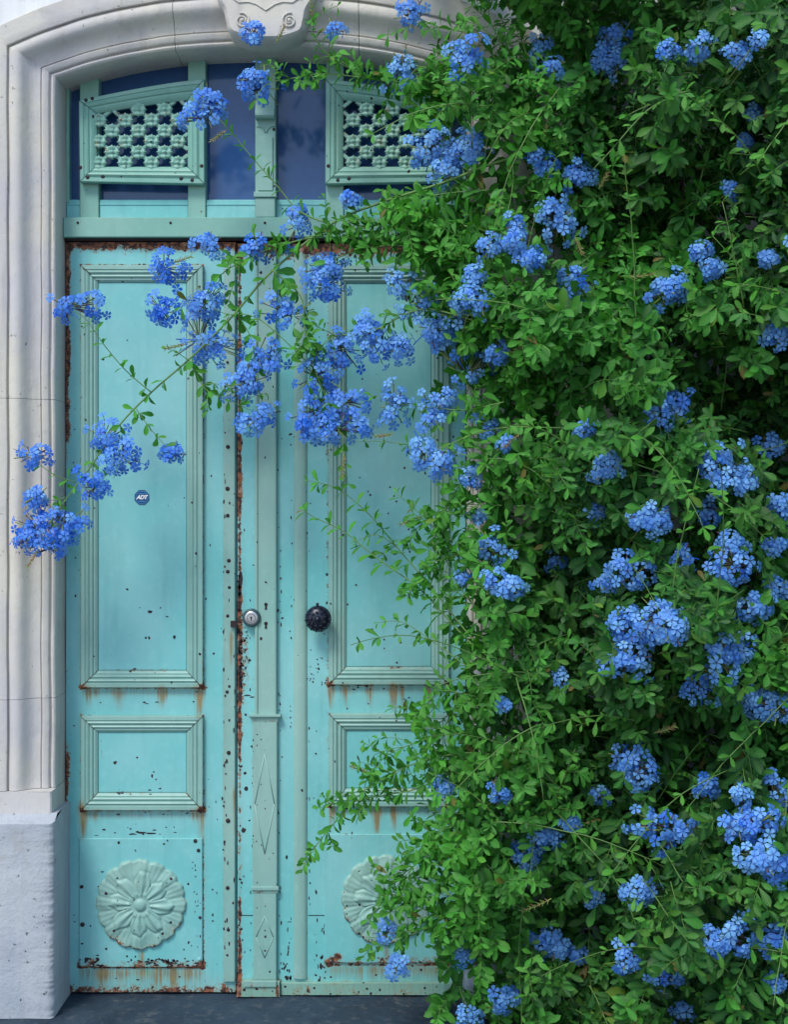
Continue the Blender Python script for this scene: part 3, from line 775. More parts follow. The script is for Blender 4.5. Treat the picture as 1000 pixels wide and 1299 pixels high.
# grille frames + lattice
def topo(px): t = abs(337 - px); return 103 + 27 * max(0, (t - 77) / 159) ** 1.3
def topi(px): t = abs(337 - px); return 128 + 17 * max(0, (t - 99) / 115) ** 1.2
GP = [(0, 0), (.01, .016), (.05, .019), (.25, .019), (.28, .0155), (.32, .0155), (.36, .018), (.46, .0205), (.56, .018), (.60, .013), (.66, .013), (.72, .0145), (.82, .012), (.90, .009), (1, .004), (1, -.004)]
for side in (0, 1):
    fl = (lambda p: p) if side == 0 else (lambda p: 674 - p)
    gf = empty_ = None
    mb = MB()
    # lattice: diagonal bars on a 16.6 x 13.6 grid, clipped to the opening
    gx, gz = 16.7, 13.55; x0, yb = 122.5, 212.0
    def inside(px, py): return 122.5 <= px <= 238.6 and topi(px) - 1 <= py <= 212.5
    hosts = []
    for i in range(-8, 16):
        for sgn in (1, -1):
            pts = []
            for k in range(0, 400):
                px = 122 + k * .3; py = yb - 5 - (sgn * (px - (x0 + 3)) * gz / gx + i * 2 * gz) if True else 0
                if inside(px, py): pts.append((px, py))
            if len(pts) > 8:
                a, b = pts[0], pts[-1]
                A, B = P(fl(a[0]), a[1], -.002), P(fl(b[0]), b[1], -.002 + .002 * sgn)
                d = (B - A).normalized(); nrm = Vector((-d.z, 0, d.x)) * .0064
                rows = [[A - nrm, A - nrm * .7 - Vector((0, .006, 0)), A + nrm * .7 - Vector((0, .006, 0)), A + nrm], [B - nrm, B - nrm * .7 - Vector((0, .006, 0)), B + nrm * .7 - Vector((0, .006, 0)), B + nrm]]
                mb.grid(rows); mb.grid([[rows[0][0], rows[0][3]], [rows[1][0], rows[1][3]]])
    gr = mb.build('grille', M_mint, tr, rust=.30, label='left pierced lattice grille' if side == 0 else 'right pierced lattice grille behind the shrub')
    # cast rosettes at the crossings: eight lobed, shared mesh
    LOB = lambda a: .60 + .34 * abs(sin(2 * a)) ** 1.2 + .34 * abs(cos(2 * a)) ** 7 + .06 * cos(16 * a)
    NT_, rows = 96, []
    for s_, h in ((1., 0.), (1., .005), (.85, .0075), (.6, .008), (.45, .005), (.32, .006), (.2, .0105), (.0, .0115)):
        rows.append([((.0240 * s_ * (LOB(a) if s_ > .45 else .8)) * cos(a), -h - (.0018 * cos(4 * a) if .4 < s_ < .9 else 0), (.0215 * s_ * (LOB(a) if s_ > .45 else .8)) * sin(a)) for a in [2 * pi * q / NT_ for q in range(NT_)]])
    rm = MB(); rm.grid(rows, cv=True); me0 = None
    for j in range(-1, 9):
        for i in range(-1, 10):
            if (i + j) % 2: continue
            px = x0 + 3 + i * gx; py = yb - 5 - j * gz
            if not (124 <= px <= 238 and topi(px) + 3 <= py <= 211): continue
            if me0 is None:
                o = rm.build('lattice_rosette', M_mint, gr, origin=(0, 0, 0), smooth=True, rust=.26); me0 = o.data
            else: o = link('lattice_rosette', me0, gr)
            o.location = P(fl(px), py, -.006) - WORG[gr.name]
            o.rotation_euler = (0, random.uniform(-.08, .08), 0)
    # frame bars
    n = 16; TL = 101.5; TR_ = 260.5; IL = 123; IR = 238.5
    xo = [TL + (TR_ - TL) * i / n for i in range(n + 1)]; xi_ = [IL + (IR - IL) * i / n for i in range(n + 1)]
    yf = -.004
    q = lambda px, py: (X(fl(px)), Z(py))
    moulding([q(x, topo(x)) for x in xo], [q(x, topi(x)) for x in xi_], yf, GP, 'grille_frame', M_mint, tr, 32, rust=.06)
    moulding([q(TL, topo(TL)), q(TL + 1.5, 233)], [q(IL, topi(IL)), q(IL, 212.5)], yf, GP, 'grille_frame', M_mint, tr, 24, rust=.08)
    moulding([q(TR_, topo(TR_)), q(TR_ + .5, 236)], [q(IR, topi(IR)), q(IR, 212.5)], yf, GP, 'grille_frame', M_mint, tr, 24, rust=.08)
    moulding([q(TL + 1.5, 233), q(TR_ + .5, 236)], [q(IL, 212.5), q(IR, 212.5)], yf, GP, 'grille_frame', M_mint, tr, 30, rust=.10)
    for (px, py) in ((113, 227.5), (132, 226.5), (231, 229), (245, 231), (257, 213), (104, 215), (111, 130), (119, 128)):
        mb = MB(); R = 2.3 / PXM; cc = q(px, py)
        mb.lathe(cc, [(R * 1.1, -.0195), (R, -.0238), (R * .5, -.0250), (.0001, -.0246)], 10); mb.build('screw', M_rivet, tr, smooth=True)
for px in (101, 218, 337, 455, 574):
    rivet(tr, px, 285, -.026, 1.7)

# ================================================================== FLOWERING SHRUB (PLUMBAGO)
shrub = empty('flowering_shrub', (X(900, -.4), -.40, -.12), 'large blue-flowered climbing shrub spilling over the right half of the door', 'shrub')

def snoise(x, y, s):
    r = 0
    for k, (a, b, c, w_) in enumerate(s): r = r + w_ * np.sin(a * x + b * y + c)
    return r
rs = random.Random(5)
NS = []
for k in range(14):
    ang = rs.uniform(0, 2 * pi); f = rs.choice([.012, .018, .027, .04, .055]); NS.append((f * cos(ang), f * sin(ang), rs.uniform(0, 6.28), .36 / (1 + 18 * f)))
# left edge of the leafy mass: photograph units, (py, px)
EDGE = np.array([(-300, 430), (-100, 470), (0, 665), (60, 640), (95, 540), (125, 520), (150, 590), (200, 618), (240, 585), (262, 470), (300, 480), (340, 530), (400, 575), (470, 590), (560, 605), (640, 618), (720, 600), (790, 590), (850, 580), (930, 575), (1000, 560), (1080, 572), (1150, 566), (1220, 572), (1300, 578), (1500, 590)], float)
def Z2P(z): return 649.5 - (z - CAMH) * PXM
def edge(py): return np.interp(py, EDGE[:, 0], EDGE[:, 1])
BUMPS = [(890, 490, 62, .30), (775, 285, 55, .17), (700, 690, 48, .16), (860, 930, 60, .16), (945, 150, 50, .18), (690, 505, 40, .12), (700, 980, 45, .14), (850, 700, 40, .12), (760, 1190, 55, .14), (900, 1260, 60, .12), (960, 470, 50, .14), (750, 900, 50, .15),
         (645, 405, 70, -.10), (640, 850, 60, -.13), (640, 940, 60, -.10), (700, 170, 70, -.08), (820, 170, 60, -.06), (680, 600, 70, -.08), (840, 590, 60, -.06), (640, 1110, 70, -.07), (930, 330, 50, -.05), (560, 1080, 40, -.05)]
def surf(px, py):
    """distance of the leafy face from the door plane (negative = towards the viewer)"""
    e = np.clip((px - edge(py)) / 230., 0, 1)
    y = -.26 - .38 * e ** .7 + .17 * snoise(px, py, NS)
    for (a, b, r, d) in BUMPS: y = y + 1.3 * d * np.exp(-((px - a) ** 2 + (py - b) ** 2) / (r * r))
    return np.clip(y, -.85, -.20)

HEADS = [(320, 37, 18), (422, 35, 17), (335, 107, 26), (322, 96, 17), (263, 125, 28), (262, 148, 20), (520, 18, 22), (515, 80, 25), (590, 77, 25), (783, 40, 26), (772, 72, 30), (890, 62, 20), (958, 140, 14), (703, 82, 17), (965, 45, 12), (945, 178, 13),
         (548, 188, 32), (600, 186, 30), (570, 218, 26), (683, 198, 20), (738, 215, 23), (375, 285, 22), (265, 305, 20), (327, 312, 19), (445, 250, 15), (205, 338, 24), (85, 388, 25), (202, 392, 25), (262, 378, 30), (250, 429, 33),
         (420, 335, 27), (408, 362, 26), (370, 398, 27), (711, 275, 27), (622, 308, 22), (672, 327, 20), (730, 347, 24), (850, 368, 26), (910, 338, 17), (985, 422, 20), (980, 325, 14), (655, 285, 14),
         (325, 450, 24), (345, 455, 20), (318, 483, 26), (330, 525, 26), (398, 475, 31), (435, 440, 30), (436, 508, 28), (400, 520, 28), (430, 545, 28), (385, 540, 20), (478, 440, 26), (520, 385, 26), (545, 415, 26), (578, 400, 26), (470, 415, 22), (597, 356, 18), (593, 475, 26), (500, 515, 22), (550, 522, 22), (510, 440, 22), (568, 508, 16),
         (862, 510, 26), (842, 530, 24), (540, 568, 26), (560, 590, 22), (600, 605, 17), (775, 585, 20), (763, 600, 16), (645, 562, 13), (835, 652, 27), (815, 660, 15), (925, 600, 30), (905, 595, 20), (985, 565, 20), (992, 640, 18), (950, 612, 18),
         (35, 578, 22), (47, 628, 19), (45, 672, 32), (75, 662, 26), (60, 695, 24), (28, 685, 17), (128, 555, 26), (150, 578, 28), (118, 618, 24), (220, 575, 19),
         (625, 697, 22), (637, 743, 26), (700, 710, 15), (590, 735, 15), (805, 733, 26), (770, 742, 17), (935, 718, 28), (930, 685, 20), (955, 775, 27), (802, 840, 28), (803, 805, 28), (838, 780, 28), (858, 800, 27), (915, 835, 27), (942, 828, 24), (890, 875, 27), (968, 893, 28), (992, 900, 28), (990, 745, 20),
         (790, 962, 24), (818, 975, 26), (565, 1000, 14), (635, 1010, 15), (940, 1008, 14), (940, 1048, 26), (965, 1050, 24), (850, 1055, 26), (875, 1048, 18), (990, 1020, 22), (975, 1095, 27), (997, 1100, 24), (672, 1085, 26), (690, 1066, 24), (490, 1187, 17), (502, 1230, 18), (590, 1217, 19), (690, 1192, 24), (705, 1205, 20), (820, 1130, 23), (912, 1195, 27), (932, 1185, 25), (798, 1222, 21), (848, 1248, 22), (640, 1277, 20), (868, 1287, 20), (592, 1292, 16), (1040, 300, 26), (1060, 620, 28), (1050, 860, 26), (1090, 1080, 28), (1080, 480, 24), (760, 1010, 13), (640, 895, 10), (990, 1250, 16), (612, 382, 22), (632, 442, 18), (745, 545, 16), (898, 645, 20), (890, 320, 15), (760, 650, 16), (872, 705, 17), (985, 695, 18), (725, 1045, 14), (900, 1000, 18), (755, 1140, 15), (985, 1185, 20), (622, 545, 16), (700, 255, 18), (655, 300, 18), (935, 62, 17), (850, 62, 15), (690, 50, 17), (930, 240, 14), (610, 655, 14), (715, 860, 14), (735, 1215, 15)]

# leaf records --------------------------------------------------------------
REC = []     # position, direction, normal, length, width ratio, curl, tone, hue, branch index
def leaf(p, d, nrm, ln, tone, hue=0., br=-1, wr=None, curl=None):
    REC.append((p.x, p.y, p.z, d.x, d.y, d.z, nrm.x, nrm.y, nrm.z, ln, wr or random.uniform(.30, .44), curl if curl is not None else random.uniform(.15, .75), tone, hue, br))
TW = []      # twig polylines for the joined twigs
def rv(s=1.): return Vector((random.gauss(0, s), random.gauss(0, s), random.gauss(0, s)))
def cluster(p, axis, size, tone, n, br=-1, hue=0.):
    """a whorl of leaves round a node"""
    a0 = random.random() * 6.28; u = axis.orthogonal().normalized(); v = axis.cross(u)
    for k in range(n):
        a = a0 + k * 2.4 + random.gauss(0, .3)
        rad = u * cos(a) + v * sin(a)
        d = (rad * random.uniform(.75, 1.1) + axis * random.uniform(.25, .9) + Vector((0, -.12, -.12)) + rv(.12)).normalized()
        nm = (axis * .8 + Vector((0, -.75, .75)) + rv(.28)); nm = (nm - d * nm.dot(d)).normalized()
        leaf(p, d, nm, size * random.uniform(.62, 1.15), min(1, max(0, tone + random.gauss(0, .14))), (hue if random.random() < .8 else random.random() * .5) if random.random() > .012 else random.choice([1.35, 1.9]), br)

# hero sprays: (points in photograph units with depth), radius, leaf size, flowering
BR = [
 ([(730, 185, -.42), (640, 205, -.40), (560, 232, -.36), (480, 258, -.32), (420, 285, -.30), (345, 345, -.28), (295, 400, -.27), (245, 452, -.26), (195, 496, -.25), (152, 540, -.25), (112, 592, -.25), (82, 636, -.26), (62, 665, -.27)], .0036, .030, .75),
 ([(192, 498, -.25), (160, 470, -.26), (130, 437, -.27), (107, 405, -.28), (90, 393, -.28)], .0016, .028, .95),
 ([(240, 455, -.26), (262, 492, -.27), (290, 508, -.28), (318, 520, -.29)], .0016, .030, 1.),
 ([(172, 520, -.25), (192, 545, -.26), (215, 570, -.27)], .0014, .030, .9),
 ([(97, 612, -.255), (70, 604, -.27), (50, 590, -.28), (38, 580, -.28)], .0014, .022, .7),
 ([(84, 632, -.26), (66, 634, -.27), (50, 630, -.27)], .0013, .020, .6),
 ([(100, 608, -.25), (120, 612, -.26), (150, 590, -.27)], .0013, .020, .8),
 ([(420, 285, -.30), (380, 268, -.28), (352, 236, -.27), (320, 200, -.26), (287, 162, -.26), (264, 140, -.26)], .0022, .030, .8),
 ([(680, 150, -.40), (600, 128, -.34), (530, 112, -.30), (470, 100, -.27), (410, 92, -.26), (360, 100, -.25), (330, 108, -.25)], .0026, .042, 1.5),
 ([(470, 100, -.27), (425, 75, -.26), (400, 45, -.26), (398, 8, -.26)], .0016, .030, 1.2),
 ([(640, 90, -.36), (600, 45, -.33), (555, 32, -.31), (525, 20, -.31)], .0022, .040, 1.3),
 ([(640, 120, -.38), (580, 95, -.34), (535, 85, -.32), (515, 82, -.31)], .0020, .042, 1.4),
 ([(640, 300, -.42), (580, 285, -.38), (510, 280, -.34), (450, 290, -.31), (390, 300, -.29), (335, 318, -.28), (285, 345, -.27), (262, 372, -.27)], .0026, .042, 1.5),
 ([(620, 345, -.40), (560, 322, -.36), (500, 312, -.33), (440, 322, -.31), (412, 340, -.30)], .0024, .044, 1.6),
 ([(640, 420, -.42), (580, 400, -.38), (530, 395, -.35), (470, 420, -.32), (420, 430, -.30), (395, 465, -.29)], .0024, .040, 1.3),
 ([(345, 345, -.28), (380, 375, -.29), (385, 420, -.30), (400, 470, -.30), (420, 520, -.30), (436, 570, -.30)], .0020, .040, 1.0),
 ([(300, 398, -.27), (318, 430, -.28), (322, 470, -.29), (330, 520, -.29)], .0016, .034, .8),
 ([(400, 470, -.29), (330, 405, -.28), (285, 398, -.27), (262, 385, -.27)], .0015, .034, .9),
 ([(640, 510, -.42), (590, 520, -.38), (550, 515, -.35), (505, 512, -.33)], .0018, .036, 1.2),
 ([(620, 585, -.42), (580, 575, -.37), (530, 565, -.34), (490, 560, -.32), (450, 560, -.31)], .0016, .030, .7),
 ([(640, 860, -.46), (590, 800, -.40), (545, 745, -.36), (505, 695, -.33), (470, 655, -.31), (430, 622, -.30), (392, 612, -.30)], .0022, .040, .95),
 ([(620, 840, -.44), (575, 790, -.40), (530, 745, -.36), (480, 708, -.33), (435, 675, -.31), (400, 655, -.30), (385, 648, -.30)], .0022, .038, .9),
 ([(505, 695, -.33), (480, 680, -.32), (450, 690, -.31)], .0013, .026, .9),
 ([(600, 720, -.40), (560, 680, -.37), (530, 650, -.35), (505, 625, -.34)], .0016, .038, .95),
 ([(600, 850, -.42), (550, 815, -.38), (510, 790, -.35), (480, 790, -.34)], .0016, .036, .9),
 ([(650, 960, -.46), (590, 955, -.42), (540, 965, -.38), (490, 985, -.35), (445, 1020, -.33), (420, 1050, -.32), (395, 1078, -.31)], .0022, .036, 1.3),
 ([(640, 985, -.45), (580, 975, -.40), (530, 1000, -.37), (480, 1010, -.34), (425, 1020, -.32), (410, 1010, -.31)], .0020, .036, 1.3),
 ([(620, 930, -.44), (570, 930, -.40), (530, 940, -.37), (490, 960, -.35), (465, 985, -.34)], .0018, .036, 1.3),
 ([(640, 1060, -.46), (590, 1065, -.42), (545, 1085, -.38), (500, 1120, -.36), (485, 1150, -.35)], .0020, .040, 1.6),
 ([(640, 1130, -.46), (590, 1150, -.42), (545, 1175, -.39), (510, 1188, -.37), (470, 1190, -.36)], .0020, .038, 1.4),
 ([(660, 760, -.46), (610, 700, -.42), (590, 650, -.40), (600, 590, -.39)], .0020, .040, 1.5),
 ([(660, 690, -.44), (600, 700, -.40), (555, 715, -.37), (520, 750, -.35)], .0016, .038, 1.3),
 ([(660, 800, -.45), (600, 765, -.41), (565, 705, -.38), (548, 652, -.36)], .0016, .040, 1.4),
 ([(640, 640, -.42), (585, 640, -.39), (545, 660, -.36), (515, 688, -.34)], .0015, .036, 1.2),
 ([(650, 565, -.43), (595, 600, -.40), (565, 650, -.38), (560, 700, -.37)], .0016, .040, 1.4),
 ([(660, 350, -.43), (600, 350, -.39), (560, 372, -.36), (520, 372, -.35)], .0016, .040, 1.4),
 ([(620, 240, -.40), (550, 248, -.36), (500, 272, -.33), (462, 308, -.31)], .0016, .040, 1.5),
 ([(660, 900, -.45), (600, 880, -.41), (560, 880, -.38), (530, 905, -.36)], .0016, .040, 1.4),
 ([(660, 1010, -.45), (600, 1035, -.41), (555, 1050, -.38), (515, 1085, -.36)], .0016, .038, 1.4),
 ([(650, 1090, -.45), (590, 1105, -.41), (540, 1125, -.38), (505, 1160, -.36)], .0018, .042, 1.5),
 ([(640, 1180, -.45), (580, 1170, -.41), (530, 1150, -.38), (500, 1135, -.36)], .0018, .042, 1.5),
 ([(700, 120, -.45), (670, 70, -.42), (660, 30, -.40), (668, -20, -.38)], .0020, .038, 1.2),
 ([(640, 60, -.38), (620, 20, -.36), (625, -20, -.35)], .0018, .038, 1.0),
]
branches = []
def spline(pts, n=6):
    out = []
    for i in range(len(pts) - 1):
        p0 = pts[max(i - 1, 0)]; p1 = pts[i]; p2 = pts[i + 1]; p3 = pts[min(i + 2, len(pts) - 1)]
        for k in range(n):
            t = k / n; out.append(.5 * ((2 * p1) + (-p0 + p2) * t + (2 * p0 - 5 * p1 + 4 * p2 - p3) * t * t + (-p0 + 3 * p1 - 3 * p2 + p3) * t ** 3))
    out.append(pts[-1]); return out
random.seed(21)
for bi, (pts, rad, ls, dens) in enumerate(BR):
    pp = [P(a, b, c) + rv(.002) for a, b, c in pts]
    sp = spline(pp, 7); n = len(sp)
    mb = MB(); mb.tube(sp, [rad * (1.15 - .7 * i / n) for i in range(n)], 6)
    b = mb.build('branch', M_stem, shrub, smooth=True); branches.append(b)
    Ltot = sum((sp[i + 1] - sp[i]).length for i in range(n - 1)); acc = 0; nxt = .02
    for i in range(n - 1):
        acc += (sp[i + 1] - sp[i]).length
        if acc > nxt:
            ax = (sp[i + 1] - sp[i]).normalized(); f = acc / Ltot
            nxt = acc + random.uniform(.016, .036) / max(.7, dens)
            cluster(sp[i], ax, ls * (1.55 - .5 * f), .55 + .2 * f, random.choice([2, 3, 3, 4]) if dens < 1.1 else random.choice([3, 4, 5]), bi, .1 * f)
            if dens >= 1. and random.random() < .55 * dens:      # side shoot with small leaves
                d = (rv(.5) + ax * .5 + Vector((0, -.35, random.uniform(-.5, .7)))).normalized(); q = [sp[i].copy()]; L_ = random.uniform(.04, .11)
                for k in range(4):
                    q.append(q[-1] + d * L_ / 4); d = (d + Vector((0, 0, -.12)) + rv(.1)).normalized()
                    if k: cluster(q[-1], d, ls * .85, .62, random.choice([2, 3]), bi, .15)
                TW.append((q, .0011))
    if n: cluster(sp[-1], (sp[-1] - sp[-2]).normalized(), ls * .6, .8, 3, bi, .35)

# the mass: shoots ------------------------------------------------------------
random.seed(33)
cnt = 0
def shoot(px, py, y, L_, ls, tone, hue, layer):
    p = P(px, py, y)
    d = Vector((random.gauss(-.1, .55), -random.uniform(.25, 1.0), random.gauss(.25, .55))).normalized()
    p0 = p - d * L_ * .6
    q = [p0]; nn = max(4, int(L_ / .017))
    for k in range(nn):
        q.append(q[-1] + d * (L_ / nn)); d = (d + Vector((0, -.03, -.07)) + rv(.07)).normalized()
        f = (k + 1) / nn
        if layer == 2 and random.random() < .25: continue
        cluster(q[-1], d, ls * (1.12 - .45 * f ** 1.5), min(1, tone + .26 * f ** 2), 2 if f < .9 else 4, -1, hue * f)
    if layer < 2 or random.random() < .4: TW.append((q[::2] + [q[-1]], .0013 if L_ > .15 else .0010))
for layer, n_try, dy in ((0, 2000, 0.), (1, 1800, .12), (2, 1500, .24)):
    for _ in range(n_try):
        px = random.uniform(500, 1330); py = random.uniform(-170, 1420)
        e = float(edge(py)) + random.gauss(0, 18) + (14 if layer else 0)
        if px < e: continue
        sfc = float(surf(px, py)); y = min(-.06, sfc + dy + random.uniform(-.03, .04))
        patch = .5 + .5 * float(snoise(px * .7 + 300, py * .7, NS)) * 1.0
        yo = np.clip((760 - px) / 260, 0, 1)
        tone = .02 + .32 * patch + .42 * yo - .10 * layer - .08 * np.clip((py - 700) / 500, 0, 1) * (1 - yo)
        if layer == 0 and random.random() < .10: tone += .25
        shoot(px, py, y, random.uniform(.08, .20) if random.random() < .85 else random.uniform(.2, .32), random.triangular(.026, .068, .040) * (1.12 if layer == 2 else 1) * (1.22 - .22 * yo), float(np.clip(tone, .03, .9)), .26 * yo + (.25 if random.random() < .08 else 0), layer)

for _ in range(70):
    px = random.uniform(600, 1150); py = random.uniform(-50, 1350)
    if px < edge(py) + 20: continue
    d = Vector((random.gauss(-.4, .5), -.25, random.gauss(.2, .6))).normalized(); p = P(px, py, float(surf(px, py)) - .02); q = [p]
    L_ = random.uniform(.25, .5); nn = int(L_ / .025)
    for k in range(nn):
        q.append(q[-1] + d * .025); d = (d + Vector((0, 0, -.05)) + rv(.04)).normalized()
        if k % 2: cluster(q[-1], d, random.uniform(.028, .042), .62, random.choice([2, 3]), -1, .3)
    TW.append((q, .0017))
R_ = np.array(REC); print('leaves', len(R_))
# keep flowers clear of the leaves that would hang in front of them
k_ = (DIST + R_[:, 1]) / DIST
cxy = R_[:, :3] + R_[:, 3:6] * R_[:, 9:10] * .5
kk = (DIST + cxy[:, 1]) / DIST
lpx = 500 + cxy[:, 0] / kk * PXM; lpy = 649.5 - (cxy[:, 2] - CAMH) / kk * PXM
keep = np.ones(len(R_), bool)
HY = []
for (hx, hy, hr) in HEADS:
    inb = hx > edge(hy) - 5
    y = float(surf(hx, hy)) - .060 if inb else None
    if y is None:
        best = 1e9
        for (pts, *_r) in BR:
            for (a, b, c) in pts:
                d = (a - hx) ** 2 + (b - hy) ** 2
                if d < best: best = d; y = c - .015
    HY.append(y)
    m = ((lpx - hx) ** 2 + (lpy - hy) ** 2 < (hr * .86) ** 2) & (cxy[:, 1] < y + .02)
    keep &= ~(m & (rng.random(len(R_)) < .93))
# thin a few leaves that wander off over the door or below the ground
keep &= cxy[:, 2] > -.10
keep &= cxy[:, 1] < -.035
R_ = R_[keep]; lpx = lpx[keep]; lpy = lpy[keep]; cxy = cxy[keep]
print('kept', len(R_))

ST = [(.0, .0), (.30, .55), (.58, 1.0), (.82, .86), (1., .0)]
def leaf_geo(R):
    n = len(R); p = R[:, :3]; d = R[:, 3:6]; nm = R[:, 6:9]; ln = R[:, 9:10]; wd = ln * R[:, 10:11] * .5; cu = R[:, 11:12]
    sd = np.cross(d, nm); sd /= np.linalg.norm(sd, axis=1, keepdims=True) + 1e-9
    V = []; rib = []
    for (t, w_) in ST:
        drop = cu * t * t * .45
        mid = p + d * ln * t * (1 - .10 * cu * t) - nm * ln * drop
        if w_ == 0: V.append(mid); rib.append(1.)
        else:
            up = nm * wd * w_ * .34
            V += [mid + sd * wd * w_ + up, mid, mid - sd * wd * w_ + up]; rib += [0., 1., 0.]
    V = np.stack(V, 1)     # n, 11, 3
    T = [(0, 2, 1), (0, 3, 2), (1, 2, 5), (1, 5, 4), (2, 3, 6), (2, 6, 5), (4, 5, 8), (4, 8, 7), (5, 6, 9), (5, 9, 8), (7, 8, 10), (8, 9, 10)]
    return V, np.array(T), np.array(rib)
def bulk_mesh(name, V, T, attrs, mats):
    n, m, _ = V.shape; me = bpy.data.meshes.new(name); nt_ = len(T)
    F = (T[None, :, :] + (np.arange(n) * m)[:, None, None]).reshape(-1).astype(np.int32)
    me.vertices.add(n * m); me.vertices.foreach_set('co', V.reshape(-1).astype(np.float32))
    me.loops.add(len(F)); me.loops.foreach_set('vertex_index', F)
    me.polygons.add(n * nt_); me.polygons.foreach_set('loop_start', np.arange(0, len(F), 3, dtype=np.int32))
    try: me.polygons.foreach_set('loop_total', np.full(n * nt_, 3, dtype=np.int32))
    except Exception: pass
    me.polygons.foreach_set('use_smooth', np.ones(n * nt_, bool))
    for k, a in attrs.items(): me.attributes.new(k, 'FLOAT', 'POINT').data.foreach_set('value', a.reshape(-1).astype(np.float32))
    me.update(calc_edges=True)
    for mt in mats: me.materials.append(mt)
    return me
# choose the 300 leaves that show largest
facing = np.abs(R_[:, 7])
vis = (lpx > 5) & (lpx < 995) & (lpy > 5) & (lpy < 1294)
front = np.where(R_[:, 14] >= 0, .06, np.clip(surf(lpx, lpy) - cxy[:, 1], -.1, .06))
score = np.where(vis, R_[:, 9] ** 2 * (.3 + facing) * np.clip(front + .05, 0, 1), 0)
idx = np.argsort(-score)[:299]
sel = np.zeros(len(R_), bool); sel[idx] = True
WS = WORG[shrub.name]
V, T, rib = leaf_geo(R_[~sel])
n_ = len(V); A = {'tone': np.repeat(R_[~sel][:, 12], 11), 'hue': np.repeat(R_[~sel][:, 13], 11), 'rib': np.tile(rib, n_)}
fo = link('foliage', bulk_mesh('foliage', V - np.array(WS), T, A, [M_leaf]), shrub, WS); fo['kind'] = 'stuff'
Rs = R_[sel]; V, T, rib = leaf_geo(Rs)
for i in range(len(Rs)):
    org = Rs[i, :3]; par = branches[int(Rs[i, 14])] if Rs[i, 14] >= 0 else shrub
    me = bulk_mesh('leaf', V[i:i + 1] - org, T, {'tone': np.full(11, Rs[i, 12]), 'hue': np.full(11, Rs[i, 13]), 'rib': rib}, [M_leaf])
    link('leaf', me, par, org)
# twigs, woody trunks
mb = MB()
for q, r in TW: mb.tube(q, [r * (1.2 - .6 * i / len(q)) for i in range(len(q))], 3)
t_ = mb.build('twigs', M_stem, shrub, kind='stuff', smooth=True)
for k in range(9):
    x0 = X(random.uniform(860, 1250), -.3); p = Vector((x0, random.uniform(-.35, -.2), -.12)); q = [p]
    for j in range(12): p = p + Vector((random.gauss(-.022, .03), random.gauss(0, .02), .25)); p.x = max(p.x, X(edge(Z2P(p.z)) + 90, -.3)); p.y = min(-.16, max(-.42, p.y)); q.append(p)
    mb = MB(); mb.tube(spline(q, 4), [.014 * (1.1 - .8 * i / 49) for i in range(49)], 7); mb.build('trunk', M_wood, shrub, smooth=True)

# flower heads ------------------------------------------------------------
def floret_geo():
    """five notched petals round a pale eye with a slender tube behind; faces +Z, tube to -Z, unit = petal reach"""
    V = []; T = []; rib = []
    for k in range(5):
        a = 2 * pi * k / 5; ca, sa = cos(a), sin(a)
        def pt(r, s, z): V.append((r * ca - s * sa, r * sa + s * ca, z)); return len(V) - 1
        i0 = pt(.10, 0, 0); rib.append(.9)
        l1 = pt(.45, .24, .06); m1 = pt(.45, 0, .0); r1 = pt(.45, -.24, .06); rib += [.1, .45, .1]
        l2 = pt(.85, .37, .03); m2 = pt(.88, 0, -.03); r2 = pt(.85, -.37, .03); rib += [0, .25, 0]
        t1 = pt(1.04, .19, -.06); t2 = pt(1.04, -.19, -.06); rib += [0, 0]
        T += [(i0, m1, l1), (i0, r1, m1), (l1, m1, m2), (l1, m2, l2), (m1, r1, r2), (m1, r2, m2), (l2, m2, t1), (m2, r2, t2), (m2, t2, t1)]
    o = len(V)
    for k in range(3):
        a = 2 * pi * k / 3; V.append((.09 * cos(a), .09 * sin(a), -.02)); V.append((.05 * cos(a), .05 * sin(a), -1.7)); rib += [.6, 1.]
    for k in range(3):
        a, b, c, d = o + 2 * k, o + 2 * k + 1, o + 2 * ((k + 1) % 3) + 1, o + 2 * ((k + 1) % 3); T += [(a, b, c), (a, c, d)]
    return np.array(V), np.array(T), np.array(rib)
FV, FT, FR_ = floret_geo(); fm = len(FV)
def basis(z):
    z = z.normalized(); u = z.orthogonal().normalized(); a = random.random() * 6.28
    u = (Matrix.Rotation(a, 3, z) @ u); v = z.cross(u); return np.array([list(u), list(v), list(z)])
random.seed(77)
order = sorted(range(len(HEADS)), key=lambda i: -HEADS[i][2] * (1.4 if HEADS[i][0] < 480 else 1) * (1 if 0 < HEADS[i][0] < 990 else 0))
single_budget = 298
singles = set()
plan = {}
for i in order:
    hr = HEADS[i][2]; plan[i] = int(8 + hr * hr * .036) + random.randint(-2, 3)
tot = 0
for i in order:
    if tot + plan[i] > single_budget: break
    singles.add(i); tot += plan[i]
